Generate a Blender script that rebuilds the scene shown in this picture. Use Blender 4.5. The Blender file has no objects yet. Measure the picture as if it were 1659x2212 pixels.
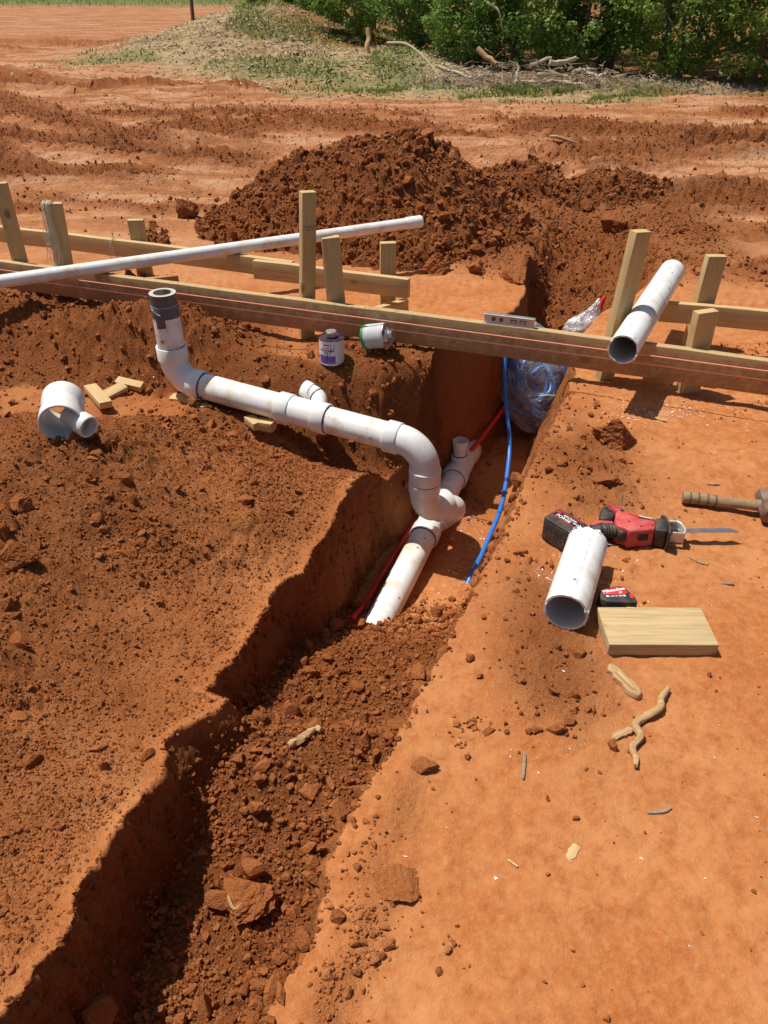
import bpy, bmesh, math, random
import numpy as np
from mathutils import Vector, Matrix, Euler

# ------------------------------------------------------------------ camera, sky, sun
scn = bpy.context.scene
COL = scn.collection
cam_d = bpy.data.cameras.new('camera'); cam = bpy.data.objects.new('camera', cam_d); COL.objects.link(cam)
cam_d.sensor_fit = 'HORIZONTAL'; cam_d.sensor_width = 36.0; cam_d.lens = 36.0 * 1661 / 1659
cam_d.clip_start = 0.05; cam_d.clip_end = 600
cam.location = (0, 0, 1.42); cam.rotation_euler = (math.radians(90 - 35), 0, 0)
scn.camera = cam

SUN_DIR = Vector((-0.355, 0.165, 0.92)).normalized()          # towards the sun: high, ahead and to the left
world = bpy.data.worlds.new('World'); scn.world = world; world.use_nodes = True
wn = world.node_tree.nodes; bg = wn['Background']; sky = wn.new('ShaderNodeTexSky')
sky.sky_type = 'NISHITA'; sky.sun_disc = False
sky.sun_elevation = math.asin(SUN_DIR.z); sky.sun_rotation = math.atan2(SUN_DIR.x, SUN_DIR.y)
sky.dust_density = 2.0
world.node_tree.links.new(sky.outputs[0], bg.inputs[0]); bg.inputs[1].default_value = 0.070
sun_d = bpy.data.lights.new('sun', 'SUN'); sun = bpy.data.objects.new('sun', sun_d); COL.objects.link(sun)
sun_d.energy = 4.8; sun_d.angle = math.radians(0.53); sun_d.color = (1.0, 0.955, 0.88)
sun.rotation_euler = SUN_DIR.to_track_quat('Z', 'Y').to_euler()
sun.location = (-8, 4, 20)
vs = scn.view_settings; vs.view_transform = 'Standard'; vs.look = 'None'; vs.gamma = 1; vs.exposure = 0.10
vs.use_curve_mapping = False
scn.render.engine = 'CYCLES'
scn.cycles.max_bounces = 6; scn.cycles.diffuse_bounces = 3; scn.cycles.transparent_max_bounces = 12
scn.cycles.use_denoising = True

# === TERRAIN MATH
def smooth(a, b, x):
    t = np.clip((x - a) / (b - a), 0, 1); return t * t * (3 - 2 * t)

def _hash(ix, iy, seed):
    h = (ix.astype(np.int64) * 374761393 + iy.astype(np.int64) * 668265263 + seed * 974634777) & 0xffffffff
    h = ((h ^ (h >> 13)) * 1274126177) & 0xffffffff
    h = ((h ^ (h >> 16)) * 2246822519) & 0xffffffff
    return ((h ^ (h >> 15)) & 0xffffff) / float(0xffffff)

def vnoise(x, y, seed=0):
    ix = np.floor(x); iy = np.floor(y); fx = x - ix; fy = y - iy
    ux = fx ** 3 * (fx * (fx * 6 - 15) + 10); uy = fy ** 3 * (fy * (fy * 6 - 15) + 10)
    a = _hash(ix, iy, seed); b = _hash(ix + 1, iy, seed); c = _hash(ix, iy + 1, seed); d = _hash(ix + 1, iy + 1, seed)
    return (a + (b - a) * ux + (c - a) * uy + (a - b - c + d) * ux * uy) * 2 - 1

def fbm(x, y, seed=0, oct=4, gain=.5):
    s = 0; a = 1.0; n = 0
    for o in range(oct):
        s = s + a * vnoise(x, y, seed + o * 17); n += a; a *= gain
        x, y = (x * 1.62 - y * 1.18) + 3.7, (x * 1.18 + y * 1.62) - 1.3
    return s / n

def lumps(x, y, seed=0, fill=1.0):
    """packed angular clods: cells with a tilted flat top and open joints between them; about 0..1"""
    ix = np.floor(x); iy = np.floor(y)
    f1 = np.full(x.shape, 9.); f2 = np.full(x.shape, 9.); hh = np.zeros_like(x)
    for dx in (-1, 0, 1):
        for dy in (-1, 0, 1):
            cx, cy = ix + dx, iy + dy
            ex = x - (cx + _hash(cx, cy, seed)); ey = y - (cy + _hash(cx, cy, seed + 1))
            d = np.sqrt(ex * ex + ey * ey)
            k = _hash(cx, cy, seed + 2)
            h = .25 + .75 * k * (k < fill) + ex * (1.1 * _hash(cx, cy, seed + 3) - .55) * 1.6 + ey * (1.1 * _hash(cx, cy, seed + 4) - .55) * 1.6
            near = d < f1
            f2 = np.where(near, f1, np.minimum(f2, d)); hh = np.where(near, h, hh); f1 = np.where(near, d, f1)
    return hh * smooth(0, .30, f2 - f1)

# main trench: rims, floor and wall widths along y
TR = np.array([  # y, left rim, right rim, floor, left wall run, right wall run, height of the left bank at the rim
    (-1.0, -1.15, -.80, -.52, .08, .05, -.06), (0.2, -.83, -.30, -.53, .08, .05, -.09), (.64, -.705, -.155, -.54, .07, .04, -.12), (.78, -.65, -.105, -.545, .06, .04, -.15),
    (1.06, -.605, .0, -.55, .05, .04, -.20), (1.16, -.575, .045, -.50, .06, .04, -.22), (1.325, -.585, .115, -.45, .09, .04, -.25), (1.42, -.50, .16, -.415, .08, .05, -.27), (1.49, -.45, .19, -.41, .06, .05, -.28),
    (1.53, -.53, .21, -.45, .06, .05, -.28), (1.62, -.485, .255, -.50, .06, .07, -.28), (1.77, -.435, .315, -.535, .05, .11, -.28), (2.0, -.355, .41, -.56, .05, .18, -.27), (2.05, -.285, .435, -.58, .045, .2, -.27), (2.16, -.26, .475, -.62, .045, .22, -.255),
    (2.36, -.18, .55, -.69, .045, .22, -.225), (2.48, -.14, .59, -.705, .045, .22, -.215), (2.6, -.105, .64, -.71, .05, .21, -.23), (2.75, -.06, .70, -.71, .07, .21, -.30), (2.88, .02, .75, -.71, .10, .21, -.42), (3.05, .14, .81, -.71, .09, .20, -.42), (3.25, .265, .87, -.70, .05, .19, -.3),
    (3.5, .47, .95, -.68, .05, .20, 0), (3.8, .66, 1.12, -.62, .06, .30, 0), (4.1, .76, 1.38, -.52, .07, .42, 0), (4.5, .84, 1.62, -.36, .12, .5, 0), (5.0, .95, 1.78, -.20, .2, .5, 0),
    (5.6, 1.1, 1.8, -.05, .3, .4, 0), (6.2, 1.3, 1.7, 0, .2, .2, 0), (7, 1.4, 1.5, 0, .05, .05, 0)])
FW = np.array([  # far wall of the sunken left side along x: y of the top, run, far-left pad height
    (-6, 3.75, .35), (-1.9, 3.55, .3), (-1.35, 3.48, .28), (-.95, 3.46, .28), (-.6, 3.30, .26), (-.3, 3.14, .22), (0, 3.12, .20), (.2, 3.16, .16), (.36, 3.24, .12), (.5, 3.3, .1)])

def t_rims(y):
    c = [np.interp(y, TR[:, 0], TR[:, k]) for k in range(1, 7)]
    wob = .014 * vnoise(y * 2.9, y * 0, 5) + .014 * vnoise(y * 8, y * 0, 6) + .007 * vnoise(y * 27, y * 0, 7)
    wob2 = .014 * vnoise(y * 3.3, y * 0, 8) + .010 * vnoise(y * 12, y * 0, 9) + .005 * vnoise(y * 35, y * 0, 10)
    return c[0] + wob, c[1] + wob2, c[2], c[3], c[4], c[5]

def wallprof(u):
    """0 outside, 1 on the floor; crisp rim, softer toe"""
    u = np.clip(u, 0, 1); return 1 - (1 - u) ** 1.35

def base(x, y):
    z = .02 * fbm(x * .8, y * .8, 31, 2) * smooth(4, 9, y) * 1.5 + .010 * fbm(x * 1.3, y * 1.3, 32, 2)
    # spoil ridge in front of the form board, left
    rdg = np.exp(-((y - 3.56 + .22 * (x + 1.4)) / .15) ** 2) * smooth(-.55, -1.0, x)
    z = z + rdg * (.10 + .05 * fbm(x * 4, y * 4, 34, 2))
    # shelf that carries the two cans, lumpy corner
    z = z + .05 * np.exp(-((x - .02) / .36) ** 4 - ((y - 3.25) / .12) ** 2)
    # right rim crumbs
    z = z + .035 * np.exp(-((x - .62) / .22) ** 2 - ((y - 2.35) / .35) ** 2)
    # knoll at the wood's edge
    z = z + .80 * np.exp(-((x + 2.7) / 2.4) ** 2 - ((y - 20.5) / 3.6) ** 2) + .25 * np.exp(-((x - .3) / 1.2) ** 2 - ((y - 15.5) / 1.6) ** 2)
    z = z + .16 * np.exp(-((x + 2.2) / 1.0) ** 2 - ((y - 14.4) / .7) ** 2)
    z = z - .5 * smooth(14, 22, y) * smooth(0, 3, x)
    # ruts and pushed-up bands in the graded yard
    far = smooth(4.6, 6.5, y) * smooth(24, 15, y)
    wx = x + .8 * fbm(x * .3, y * .3, 41, 2); wy = y + .35 * x * .2 + .5 * fbm(x * .25, y * .5, 42, 2)
    st = fbm(wx * .35, wy * 1.7, 43, 3) + .35 * np.abs(vnoise((x * .73 + y * .68) * .25, (y * .73 - x * .68) * 2.6, 45)) * smooth(1.5, -1, x) + .3 * np.abs(vnoise(x * .3, y * 3.1 - .5 * x, 46)) * smooth(-1, 2, x)
    z = z + far * (.09 * st + .07 * np.abs(fbm(wx * .5, wy * 3.1, 44, 2)))
    # tracked-vehicle ruts with lug marks (left field, diagonal) and by the right stakes
    for (x0, y0, x1, y1, w, amp, lug) in TRACKS:
        L = math.hypot(x1 - x0, y1 - y0); ux, uy = (x1 - x0) / L, (y1 - y0) / L
        s = (x - x0) * ux + (y - y0) * uy; d = -(x - x0) * uy + (y - y0) * ux + .12 * np.sin(s * .9)
        inside = smooth(-.3, .3, s) * smooth(L + .3, L - .3, s) * np.exp(-(d / w) ** 4)
        edge = np.exp(-((np.abs(d) - w * 1.1) / (w * .28)) ** 2) * smooth(-.3, .3, s) * smooth(L + .3, L - .3, s)
        z = z + inside * (-amp + lug * np.sin(s * 2 * math.pi / .16 + 1.5 * np.abs(d) / w)) + edge * amp * .9
    # the dug-out left side lies lower than the yard; the main trench cuts between the two
    xl, xr, zf, wl, wr, zrim = t_rims(y)
    d = xl - x
    zfarl = np.interp(y, (.3, 1.2, 2.2, 2.6, 2.95), (.02, .08, .12, -.02, -.14))
    pad = zrim + (zfarl - zrim) * smooth(0, 1.05, d) + .045 * fbm(x * 2.2, y * 2.2, 33, 3) * smooth(.05, .4, d) + .022 * np.abs(fbm(x * 5, y * 5, 35, 3)) * smooth(.02, .2, d)
    yf = np.interp(x, FW[:, 0], FW[:, 1]); rf = np.interp(x, FW[:, 0], FW[:, 2])
    w = .03 * vnoise(x * 5, x * 0, 21) + .018 * vnoise(x * 14, x * 0, 22)
    zl = pad + (z - pad) * smooth(0, 1, (y - (yf + w - rf)) / rf)
    zf = zf + .03 * fbm(x * 5, y * 5, 51, 2) * smooth(2.4, 2.1, y) + .03 * smooth(.2, 0.05, xr - x) * smooth(1.9, 1.6, y)
    zL = zl + (zf - zl) * wallprof((x - xl) / wl)
    zR = z + (zf - z) * wallprof((xr - x) / wr)
    return np.maximum(zL, zR)

TRACKS = [(-9.0, 15.5, -2.2, 8.2, .26, .06, .03), (-9.5, 13.2, -3.0, 7.0, .26, .06, .03), (-12, 19.5, -4.0, 12.5, .3, .07, .03), (-5.5, 9.4, -1.2, 7.3, .22, .05, .03), (-6, 7.6, -1.9, 6.8, .25, .03, .02),
          (2.0, 4.35, 3.3, 5.1, .16, .025, .016), (1.6, 7.6, 7.5, 9.4, .3, .06, .03), (1.4, 9.0, 8.5, 8.2, .25, .05, .025), (-7, 10.4, 0.5, 10.2, .25, .05, .025), (1.9, 6.0, 5.5, 6.9, .25, .05, .03), (2.3, 5.2, 5.0, 4.5, .2, .035, .02)]

def track_mask(x, y):
    m = np.zeros_like(x)
    for (x0, y0, x1, y1, w, amp, lug) in TRACKS:
        L = math.hypot(x1 - x0, y1 - y0); ux, uy = (x1 - x0) / L, (y1 - y0) / L
        s = (x - x0) * ux + (y - y0) * uy; d = -(x - x0) * uy + (y - y0) * ux + .12 * np.sin(s * .9)
        m = np.maximum(m, smooth(-.3, .3, s) * smooth(L + .3, L - .3, s) * np.exp(-(d / (w * 1.3)) ** 4))
    return m

def loose(x, y):
    """how crumbly the surface is, 0..1"""
    xl, xr, zf, wl, wr, zrim = t_rims(y)
    n = fbm(x * 3, y * 3, 61, 3)
    bank = smooth(-.05, .1, xl - x) * smooth(3.0, 2.8, y) * (.55 + .45 * smooth(.1, .9, xl - x)) 
    floor = smooth(0, .05, x - xl) * smooth(0, .05, xr - x) * smooth(2.25, 1.9, y)
    pit = smooth(0, .05, x - xl) * smooth(0, .05, xr - x) * smooth(3.4, 3.8, y) * smooth(6.4, 5.4, y)
    rimr = np.exp(-((x - .66) / .22) ** 2 - ((y - 2.45) / .42) ** 2) * 1.25 + .8 * np.exp(-((x - .42) / .13) ** 2 - ((y - 1.45) / .35) ** 2)
    rims2 = .45 * np.exp(-((x - xr - .09) / .05) ** 2) * smooth(1.2, .9, y)
    ridge = smooth(3.05, 3.3, y + .22 * (x + 1.0)) * smooth(4.0, 3.7, y + .3 * (x + 1)) * smooth(-.35, -.7, x)
    shelf = np.exp(-((x - .05) / .42) ** 2 - ((y - 3.12) / .2) ** 2)
    basin = smooth(.0, .25, xl - x) * smooth(2.7, 3.0, y) * smooth(3.6, 3.3, y) * (.30 + .7 * smooth(-.1, .25, n)) * smooth(.5, .2, x)
    yf_ = np.interp(x, FW[:, 0], FW[:, 1]); rf_ = np.interp(x, FW[:, 0], FW[:, 2])
    fwall = smooth(-.08, .02, y - (yf_ - rf_)) * smooth(.07, .0, y - yf_) * smooth(.48, .38, x) * smooth(-3, -2, x)
    far = smooth(4.7, 6, y) * smooth(.02, .30, fbm(x * .45 + 4, y * 1.3 + .3 * x, 62, 4)) * .95 * smooth(30, 18, y)
    side = smooth(.7, 1.2, np.hypot((x - 1.25) / 1.2, (y - 5.3) / 1.1)); 
    heap = (1 - side) * smooth(3.9, 4.4, y)
    return np.clip(np.maximum.reduce([bank * (.75 + .4 * n), floor, pit, rimr * (.75 + .8 * n), rims2 * (.5 + n), ridge, shelf, basin, fwall, .75 * track_mask(x, y), far, heap * (.7 + .4 * n), np.zeros_like(x)]), 0, 1)

def micro(x, y, L):
    C = 1 - L
    rip = smooth(.1, .5, fbm(x * 1.8 + 9, y * 1.8, 73, 2) + .9 * np.exp(-((x - .34) / .13) ** 2 - ((y - 1.36) / .12) ** 2) + .9 * np.exp(-((x - .58) / .16) ** 2 - ((y - 1.08) / .10) ** 2)) * (y < 4.5)
    z = C * (.006 * fbm(x * 5, y * 5, 71, 4) + .0035 * fbm(x * 38, y * 38, 72, 3) + rip * .0024 * np.sin((y + .35 * x + .02 * vnoise(x * 6, y * 6, 74)) * 2 * math.pi / .021) + .004 * fbm(x * 3 + y * 9, y * 22 - x * 8, 77, 3) * smooth(.0, .4, fbm(x * 1.7, y * 1.7 + 5, 78, 2)) + .0035 * lumps(x * 42, y * 42, 75, .25) * smooth(.0, .4, fbm(x * 4, y * 4, 76, 2)))
    wx = x + .03 * vnoise(x * 14, y * 14, 85) + .012 * vnoise(x * 45, y * 45, 86); wy = y + .03 * vnoise(x * 14, y * 14, 87) + .012 * vnoise(x * 45, y * 45, 88)
    big = smooth(-.12, .45, fbm(x * 2.1, y * 2.1, 89, 3) - .25 * smooth(.7, .2, np.interp(y, TR[:, 0], TR[:, 1]) - x) * (y < 2.9))
    z = z + L * ((.006 + .040 * big) * lumps(wx * 9, wy * 9, 81, .7) + (.007 + .015 * big) * lumps(wx * 22, wy * 22, 82, .9) + (.0075 + .003 * big) * lumps(wx * 60, wy * 60, 83) + .022 * fbm(x * 7, y * 7, 84, 5))
    far = smooth(4.8, 7, y)
    z = z + far * L * (.06 * lumps(wx * 3.2, wy * 4.5, 181, .7) + .045 * lumps(wx * 7, wy * 9, 182) + .03 * lumps(wx * 15, wy * 18, 184)) + far * (1 - L) * (.02 * fbm(x * 2.2, y * 6, 183, 4) + .012 * lumps(wx * 9, wy * 12, 185))
    return z

def H(x, y):
    x = np.asarray(x, float); y = np.asarray(y, float)
    return base(x, y) + micro(x, y, loose(x, y))
# === END TERRAIN MATH

# ------------------------------------------------------------------ node and mesh helpers
def new_mat(name, rough=.6, col=(.5, .5, .5)):
    m = bpy.data.materials.new(name); m.use_nodes = True
    nt = m.node_tree; b = nt.nodes['Principled BSDF']
    b.inputs['Roughness'].default_value = rough; b.inputs['Base Color'].default_value = (*col, 1)
    return m, nt, b

def nd(nt, typ, **kw):
    n = nt.nodes.new(typ)
    for k, v in kw.items():
        if k.startswith('i_'):
            n.inputs[k[2:].replace('_', ' ')].default_value = v
        else:
            setattr(n, k, v)
    return n

def noise(nt, vec, scale, detail=3, rough=.55, dist=0.0):
    n = nd(nt, 'ShaderNodeTexNoise'); n.inputs['Scale'].default_value = scale; n.inputs['Detail'].default_value = detail
    n.inputs['Roughness'].default_value = rough; n.inputs['Distortion'].default_value = dist
    if vec is not None: nt.links.new(vec, n.inputs['Vector'])
    return n.outputs['Fac']

def ramp(nt, fac, stops):
    r = nd(nt, 'ShaderNodeValToRGB'); e = r.color_ramp.elements
    while len(e) > 2: e.remove(e[-1])
    for i, (p, c) in enumerate(stops):
        el = e[i] if i < 2 else e.new(p)
        el.position = p; el.color = (c, c, c, 1) if isinstance(c, (int, float)) else (*c, 1)
    nt.links.new(fac, r.inputs[0]); return r.outputs[0]

def mix(nt, fac, a, b, blend='MIX'):
    n = nd(nt, 'ShaderNodeMix', data_type='RGBA', blend_type=blend)
    for sock, v in ((n.inputs[0], fac), (n.inputs[6], a), (n.inputs[7], b)):
        if isinstance(v, (int, float)): sock.default_value = v
        elif isinstance(v, tuple): sock.default_value = (*v, 1)
        else: nt.links.new(v, sock)
    return n.outputs[2]

def mathn(nt, op, a, b=None):
    n = nd(nt, 'ShaderNodeMath', operation=op)
    for sock, v in ((n.inputs[0], a), (n.inputs[1], b)):
        if v is None: continue
        if isinstance(v, (int, float)): sock.default_value = v
        else: nt.links.new(v, sock)
    return n.outputs[0]

def bump(nt, b, height, strength, dist, prev=None):
    n = nd(nt, 'ShaderNodeBump'); n.inputs['Strength'].default_value = strength; n.inputs['Distance'].default_value = dist
    nt.links.new(height, n.inputs['Height'])
    if prev is not None: nt.links.new(prev, n.inputs['Normal'])
    nt.links.new(n.outputs[0], b.inputs['Normal']); return n.outputs[0]

def coords(nt, kind='Object', scale=None):
    t = nd(nt, 'ShaderNodeTexCoord').outputs[kind]
    if scale is None: return t
    m = nd(nt, 'ShaderNodeMapping'); m.inputs['Scale'].default_value = scale; nt.links.new(t, m.inputs[0]); return m.outputs[0]

def raw_mesh(name, V, F, smooth_=False, mats=(), mat_idx=None):
    """mesh from a vertex array and a list of face arrays (each n x k)"""
    V = np.asarray(V, np.float32)
    if not isinstance(F, (list, tuple)): F = [F]
    F = [np.asarray(f, np.int32) for f in F if len(f)]
    me = bpy.data.meshes.new(name)
    me.vertices.add(len(V)); me.vertices.foreach_set('co', V.ravel())
    tot = np.concatenate([np.full(len(f), f.shape[1], np.int32) for f in F]); idx = np.concatenate([f.ravel() for f in F])
    start = np.concatenate([[0], np.cumsum(tot)[:-1]]).astype(np.int32)
    me.loops.add(len(idx)); me.loops.foreach_set('vertex_index', idx)
    me.polygons.add(len(tot)); me.polygons.foreach_set('loop_start', start); me.polygons.foreach_set('loop_total', tot)
    me.polygons.foreach_set('use_smooth', np.full(len(tot), bool(smooth_)))
    for m in mats: me.materials.append(m)
    if mat_idx is not None: me.polygons.foreach_set('material_index', np.asarray(mat_idx, np.int32))
    me.update(calc_edges=True); me.validate(); return me

def color_attr(me, name, rgba):
    a = me.color_attributes.new(name, 'FLOAT_COLOR', 'POINT'); a.data.foreach_set('color', np.asarray(rgba, np.float32).ravel())

def link(name, me, parent=None, loc=None, rot=None, mtx=None):
    o = bpy.data.objects.new(name, me); COL.objects.link(o)
    if parent is not None: o.parent = parent
    if loc is not None: o.location = loc
    if rot is not None: o.rotation_euler = rot
    if mtx is not None: o.matrix_local = mtx
    return o

def tag(o, label=None, cat=None, group=None, kind=None):
    if label: o['label'] = label
    if cat: o['category'] = cat
    if group: o['group'] = group
    if kind: o['kind'] = kind
    return o

def Hs(x, y): return float(H(np.array([x]), np.array([y]))[0])

# ------------------------------------------------------------------ soil materials
def soil_material(name, fine=1.0):
    m, nt, b = new_mat(name, .95)
    P = nd(nt, 'ShaderNodeNewGeometry').outputs['Position']
    z = nd(nt, 'ShaderNodeVertexColor', layer_name='zone'); sep = nd(nt, 'ShaderNodeSeparateColor'); nt.links.new(z.outputs[0], sep.inputs[0])
    n1 = noise(nt, P, 2.6, 4, .65); n2 = noise(nt, P, 17, 3, .65); n3 = noise(nt, P, 130, 2, .65); n4 = noise(nt, P, .55, 3, .6)
    comp = mix(nt, ramp(nt, n1, [(.38, 0), (.62, 1)]), (.39, .126, .034), (.49, .200, .070))
    comp = mix(nt, ramp(nt, n4, [(.45, 0), (.72, .6)]), comp, (.46, .200, .085))
    comp = mix(nt, ramp(nt, n2, [(.47, 0), (.66, .75)]), comp, (.335, .098, .026))
    lo = mix(nt, ramp(nt, n2, [(.38, 0), (.62, 1)]), (.310, .086, .022), (.405, .132, .037))
    lo = mix(nt, ramp(nt, n1, [(.48, 0), (.7, .6)]), lo, (.37, .125, .040))
    # graded yard further off: dragged streaks of pale dust and dark turned soil
    sy_ = nd(nt, 'ShaderNodeSeparateXYZ'); nt.links.new(P, sy_.inputs[0])
    mp = nd(nt, 'ShaderNodeMapping'); mp.inputs['Scale'].default_value = (.42, 1.7, 1); mp.inputs['Rotation'].default_value = (0, 0, .18); nt.links.new(P, mp.inputs[0])
    st = noise(nt, mp.outputs[0], 1.6, 6, .72, .6); yard = ramp(nt, mathn(nt, 'MULTIPLY', sy_.outputs[1], .1), [(.40, 0), (.62, 1)])
    comp = mix(nt, mathn(nt, 'MULTIPLY', yard, .75), comp, (.35, .160, .076))
    comp = mix(nt, mathn(nt, 'MULTIPLY', yard, ramp(nt, st, [(.50, 0), (.58, .95)])), comp, (.47, .275, .165))
    comp = mix(nt, mathn(nt, 'MULTIPLY', yard, ramp(nt, st, [(.42, .95), (.50, 0)])), comp, (.225, .085, .034))
    sp = noise(nt, P, 8.0, 4, .75); comp = mix(nt, mathn(nt, 'MULTIPLY', yard, ramp(nt, sp, [(.50, 0), (.66, .75)])), comp, (.23, .085, .034))
    n5 = noise(nt, P, 48, 3, .7); comp = mix(nt, ramp(nt, n5, [(.48, 0), (.70, .45)]), comp, (.52, .235, .095)); comp = mix(nt, ramp(nt, n5, [(.30, .4), (.44, 0)]), comp, (.31, .085, .021))
    c = mix(nt, sep.outputs[0], comp, lo)
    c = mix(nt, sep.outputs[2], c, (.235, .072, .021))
    straw = mix(nt, ramp(nt, noise(nt, P, 7, 3, .7), [(.35, 0), (.65, 1)]), (.20, .13, .062), (.43, .33, .19))
    c = mix(nt, sep.outputs[1], c, straw)
    al = z.outputs['Alpha']                                    # grass cover
    gr = mix(nt, ramp(nt, noise(nt, P, 9, 2, .7), [(.35, 0), (.65, 1)]), (.075, .105, .028), (.17, .20, .07))
    c = mix(nt, al, c, gr)
    c = mix(nt, mathn(nt, 'MULTIPLY', ramp(nt, n3, [(.45, 0), (.75, 1)]), .45), c, (.46, .205, .085))
    nt.links.new(c, b.inputs['Base Color']); b.inputs['Specular IOR Level'].default_value = .15
    v = nd(nt, 'ShaderNodeTexVoronoi'); v.inputs['Scale'].default_value = 95; v.feature = 'F1'
    nt.links.new(P, v.inputs['Vector'])
    nb = bump(nt, b, mathn(nt, 'MULTIPLY', v.outputs['Distance'], mathn(nt, 'ADD', mathn(nt, 'MULTIPLY', sep.outputs[0], .9), .08)), .6 * fine, .006)
    nb = bump(nt, b, n5, .5 * fine, .006, nb)
    cr = noise(nt, P, 115, 4, .75); nb = bump(nt, b, mathn(nt, 'MULTIPLY', cr, sep.outputs[0]), 1.0 * fine, .016, nb)
    c = mix(nt, mathn(nt, 'MULTIPLY', mathn(nt, 'MULTIPLY', ramp(nt, cr, [(.40, 1), (.52, 0)]), sep.outputs[0]), .20), c, (.16, .042, .012)); nt.links.new(c, b.inputs['Base Color'])
    hh = noise(nt, P, 230, 2, .7)
    nb = bump(nt, b, hh, .6 * fine, .003, nb)
    bump(nt, b, mathn(nt, 'MULTIPLY', sp, yard), .9, .05, nb)
    return m

M_SOIL = soil_material('red_clay_soil')
M_CLOD = soil_material('clay_clod_soil', .7)

# ------------------------------------------------------------------ the ground: one sheet, fine near the trench, coarse far away
def build_ground():
    ys = [-1.0]
    while ys[-1] < 140:
        y = ys[-1]; ys.append(y + (.03 if y < .3 else (.0072 + .0011 * max(0, y - .8) ** 2 if y < 12 else .14 + .04 * (y - 12))))
    ys = np.array(ys); NR = len(ys); NC = 860
    K = 1700; uu = np.linspace(-1, 1, K); X = np.empty((NR, NC))
    for j0 in range(0, NR, 100):
        yy = ys[j0:j0 + 100]; W = 1.7 + .66 * np.maximum(yy, 0) + np.maximum(yy - 30, 0)
        xx = uu[None] * W[:, None]; Y = np.repeat(yy[:, None], K, 1)
        z = base(xx, Y)
        dx = np.diff(xx, axis=1); dz = np.diff(z, axis=1); xm = (xx[:, 1:] + xx[:, :-1]) / 2
        wgt = .3 + .7 * smooth(.35, -.1, np.abs(xm) - (.62 * np.maximum(Y[:, 1:], 0) + .75))
        s = np.concatenate([np.zeros((len(yy), 1)), np.cumsum(np.sqrt(dx ** 2 + (.8 * dz) ** 2) * wgt, axis=1)], 1)
        for k in range(len(yy)):
            X[j0 + k] = np.interp(np.linspace(0, s[k, -1], NC), s[k], xx[k])
    Y = np.repeat(ys[:, None], NC, 1)
    L = loose(X, Y); B = base(X, Y); Z = B + micro(X, Y, L)
    # walls: ragged, with vertical tool marks
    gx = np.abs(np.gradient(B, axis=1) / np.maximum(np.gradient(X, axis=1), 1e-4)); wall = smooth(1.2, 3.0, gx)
    X2 = X + wall * (.014 * fbm(Y * 9, Z * 9, 91, 3) + .006 * fbm(Y * 45, Z * 18, 92, 2) + .006 * vnoise(Y * 60, Z * 6, 93) + .009 * (lumps(Y * 13, Z * 11, 95, .8) - .4) + .006 * (lumps(Y * 34, Z * 30, 96) - .4))
    Y2 = Y + wall * (.010 * fbm(Z * 14, X * 14 + Y * 5, 94, 3))
    V = np.stack([X2, Y2, Z], -1).reshape(-1, 3)
    i = np.arange(NR * NC).reshape(NR, NC)
    F = np.stack([i[:-1, :-1], i[:-1, 1:], i[1:, 1:], i[1:, :-1]], -1).reshape(-1, 4)
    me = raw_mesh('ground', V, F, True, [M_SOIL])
    # zones: R crumbly, G straw litter, B damp / freshly cut, with shade painted on the walls, A grass
    kn = smooth(.25, .5, np.exp(-((X + 2.5) / 3.4) ** 2 - ((Y - 20) / 5.5) ** 2) + .9 * np.exp(-((X - .6) / 2.2) ** 2 - ((Y - 15.2) / 2.9) ** 2) + .16 * fbm(X * .9, Y * .9, 101, 3))
    edge = smooth(11.4, 12.2, Y + .5 * fbm(X * 1.2, Y * 1.2, 102, 3)) * smooth(-.8, .6, X)
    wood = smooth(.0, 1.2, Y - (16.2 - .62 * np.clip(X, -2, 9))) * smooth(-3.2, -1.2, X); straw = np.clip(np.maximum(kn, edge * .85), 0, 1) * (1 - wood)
    grass = smooth(.12, .5, fbm(X * .8, Y * .55, 103, 4) + .38 * smooth(-1.6, .2, X)) * straw * .75
    grass = np.maximum(grass, smooth(46, 54, Y + 2 * fbm(X * .2, Y * .2, 104, 2)))
    inT = (X > t_rims(Y)[0]) & (X < t_rims(Y)[1]) & (Y < 3.6); damp_shade = np.maximum(.85 * wall, .12 * inT * L) + .26 * L * smooth(.1, .6, fbm(X * 1.5, Y * 1.5, 105, 3)) + .35 * smooth(4.8, 6, Y) * L * (1 - straw)  # wall term deepens the cut clay's colour to stand in for shade
    damp_shade = (damp_shade + .35 * track_mask(X, Y) * smooth(4.5, 6, Y)) * (1 - straw)
    damp_shade = np.maximum(damp_shade, .9 * wood); grass = grass * (1 - wood) + .35 * wood
    color_attr(me, 'zone', np.stack([L, straw, np.clip(damp_shade, 0, .9), grass], -1).reshape(-1, 4))
    return tag(link('ground', me), kind='structure')

ground = build_ground()

# ------------------------------------------------------------------ clods
rng = np.random.default_rng(7)
def ico(sub):
    bm = bmesh.new(); bmesh.ops.create_icosphere(bm, subdivisions=sub, radius=1.0)
    V = np.array([v.co[:] for v in bm.verts]); F = np.array([[v.index for v in f.verts] for f in bm.faces]); bm.free(); return V, F
ICO1, ICO2, ICO3 = ico(1), ico(2), ico(3)

def clod_shape(sub, r):
    V, F = (ICO1, ICO2, ICO3)[sub - 1]
    V = V * (1 + r.normal(size=(len(V), 1)) * (.16 if sub == 1 else .07)); k = 6 if sub == 1 else 11
    for _ in range(k):                                          # knock flats off a ball: an angular broken lump
        n = r.normal(size=3); n /= np.linalg.norm(n); d = r.uniform(.30, .80); p = V @ n
        V = V - np.outer(np.clip(p - d, 0, None) * .9, n)
    return V * r.uniform(.7, 1.35, 3), F

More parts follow.
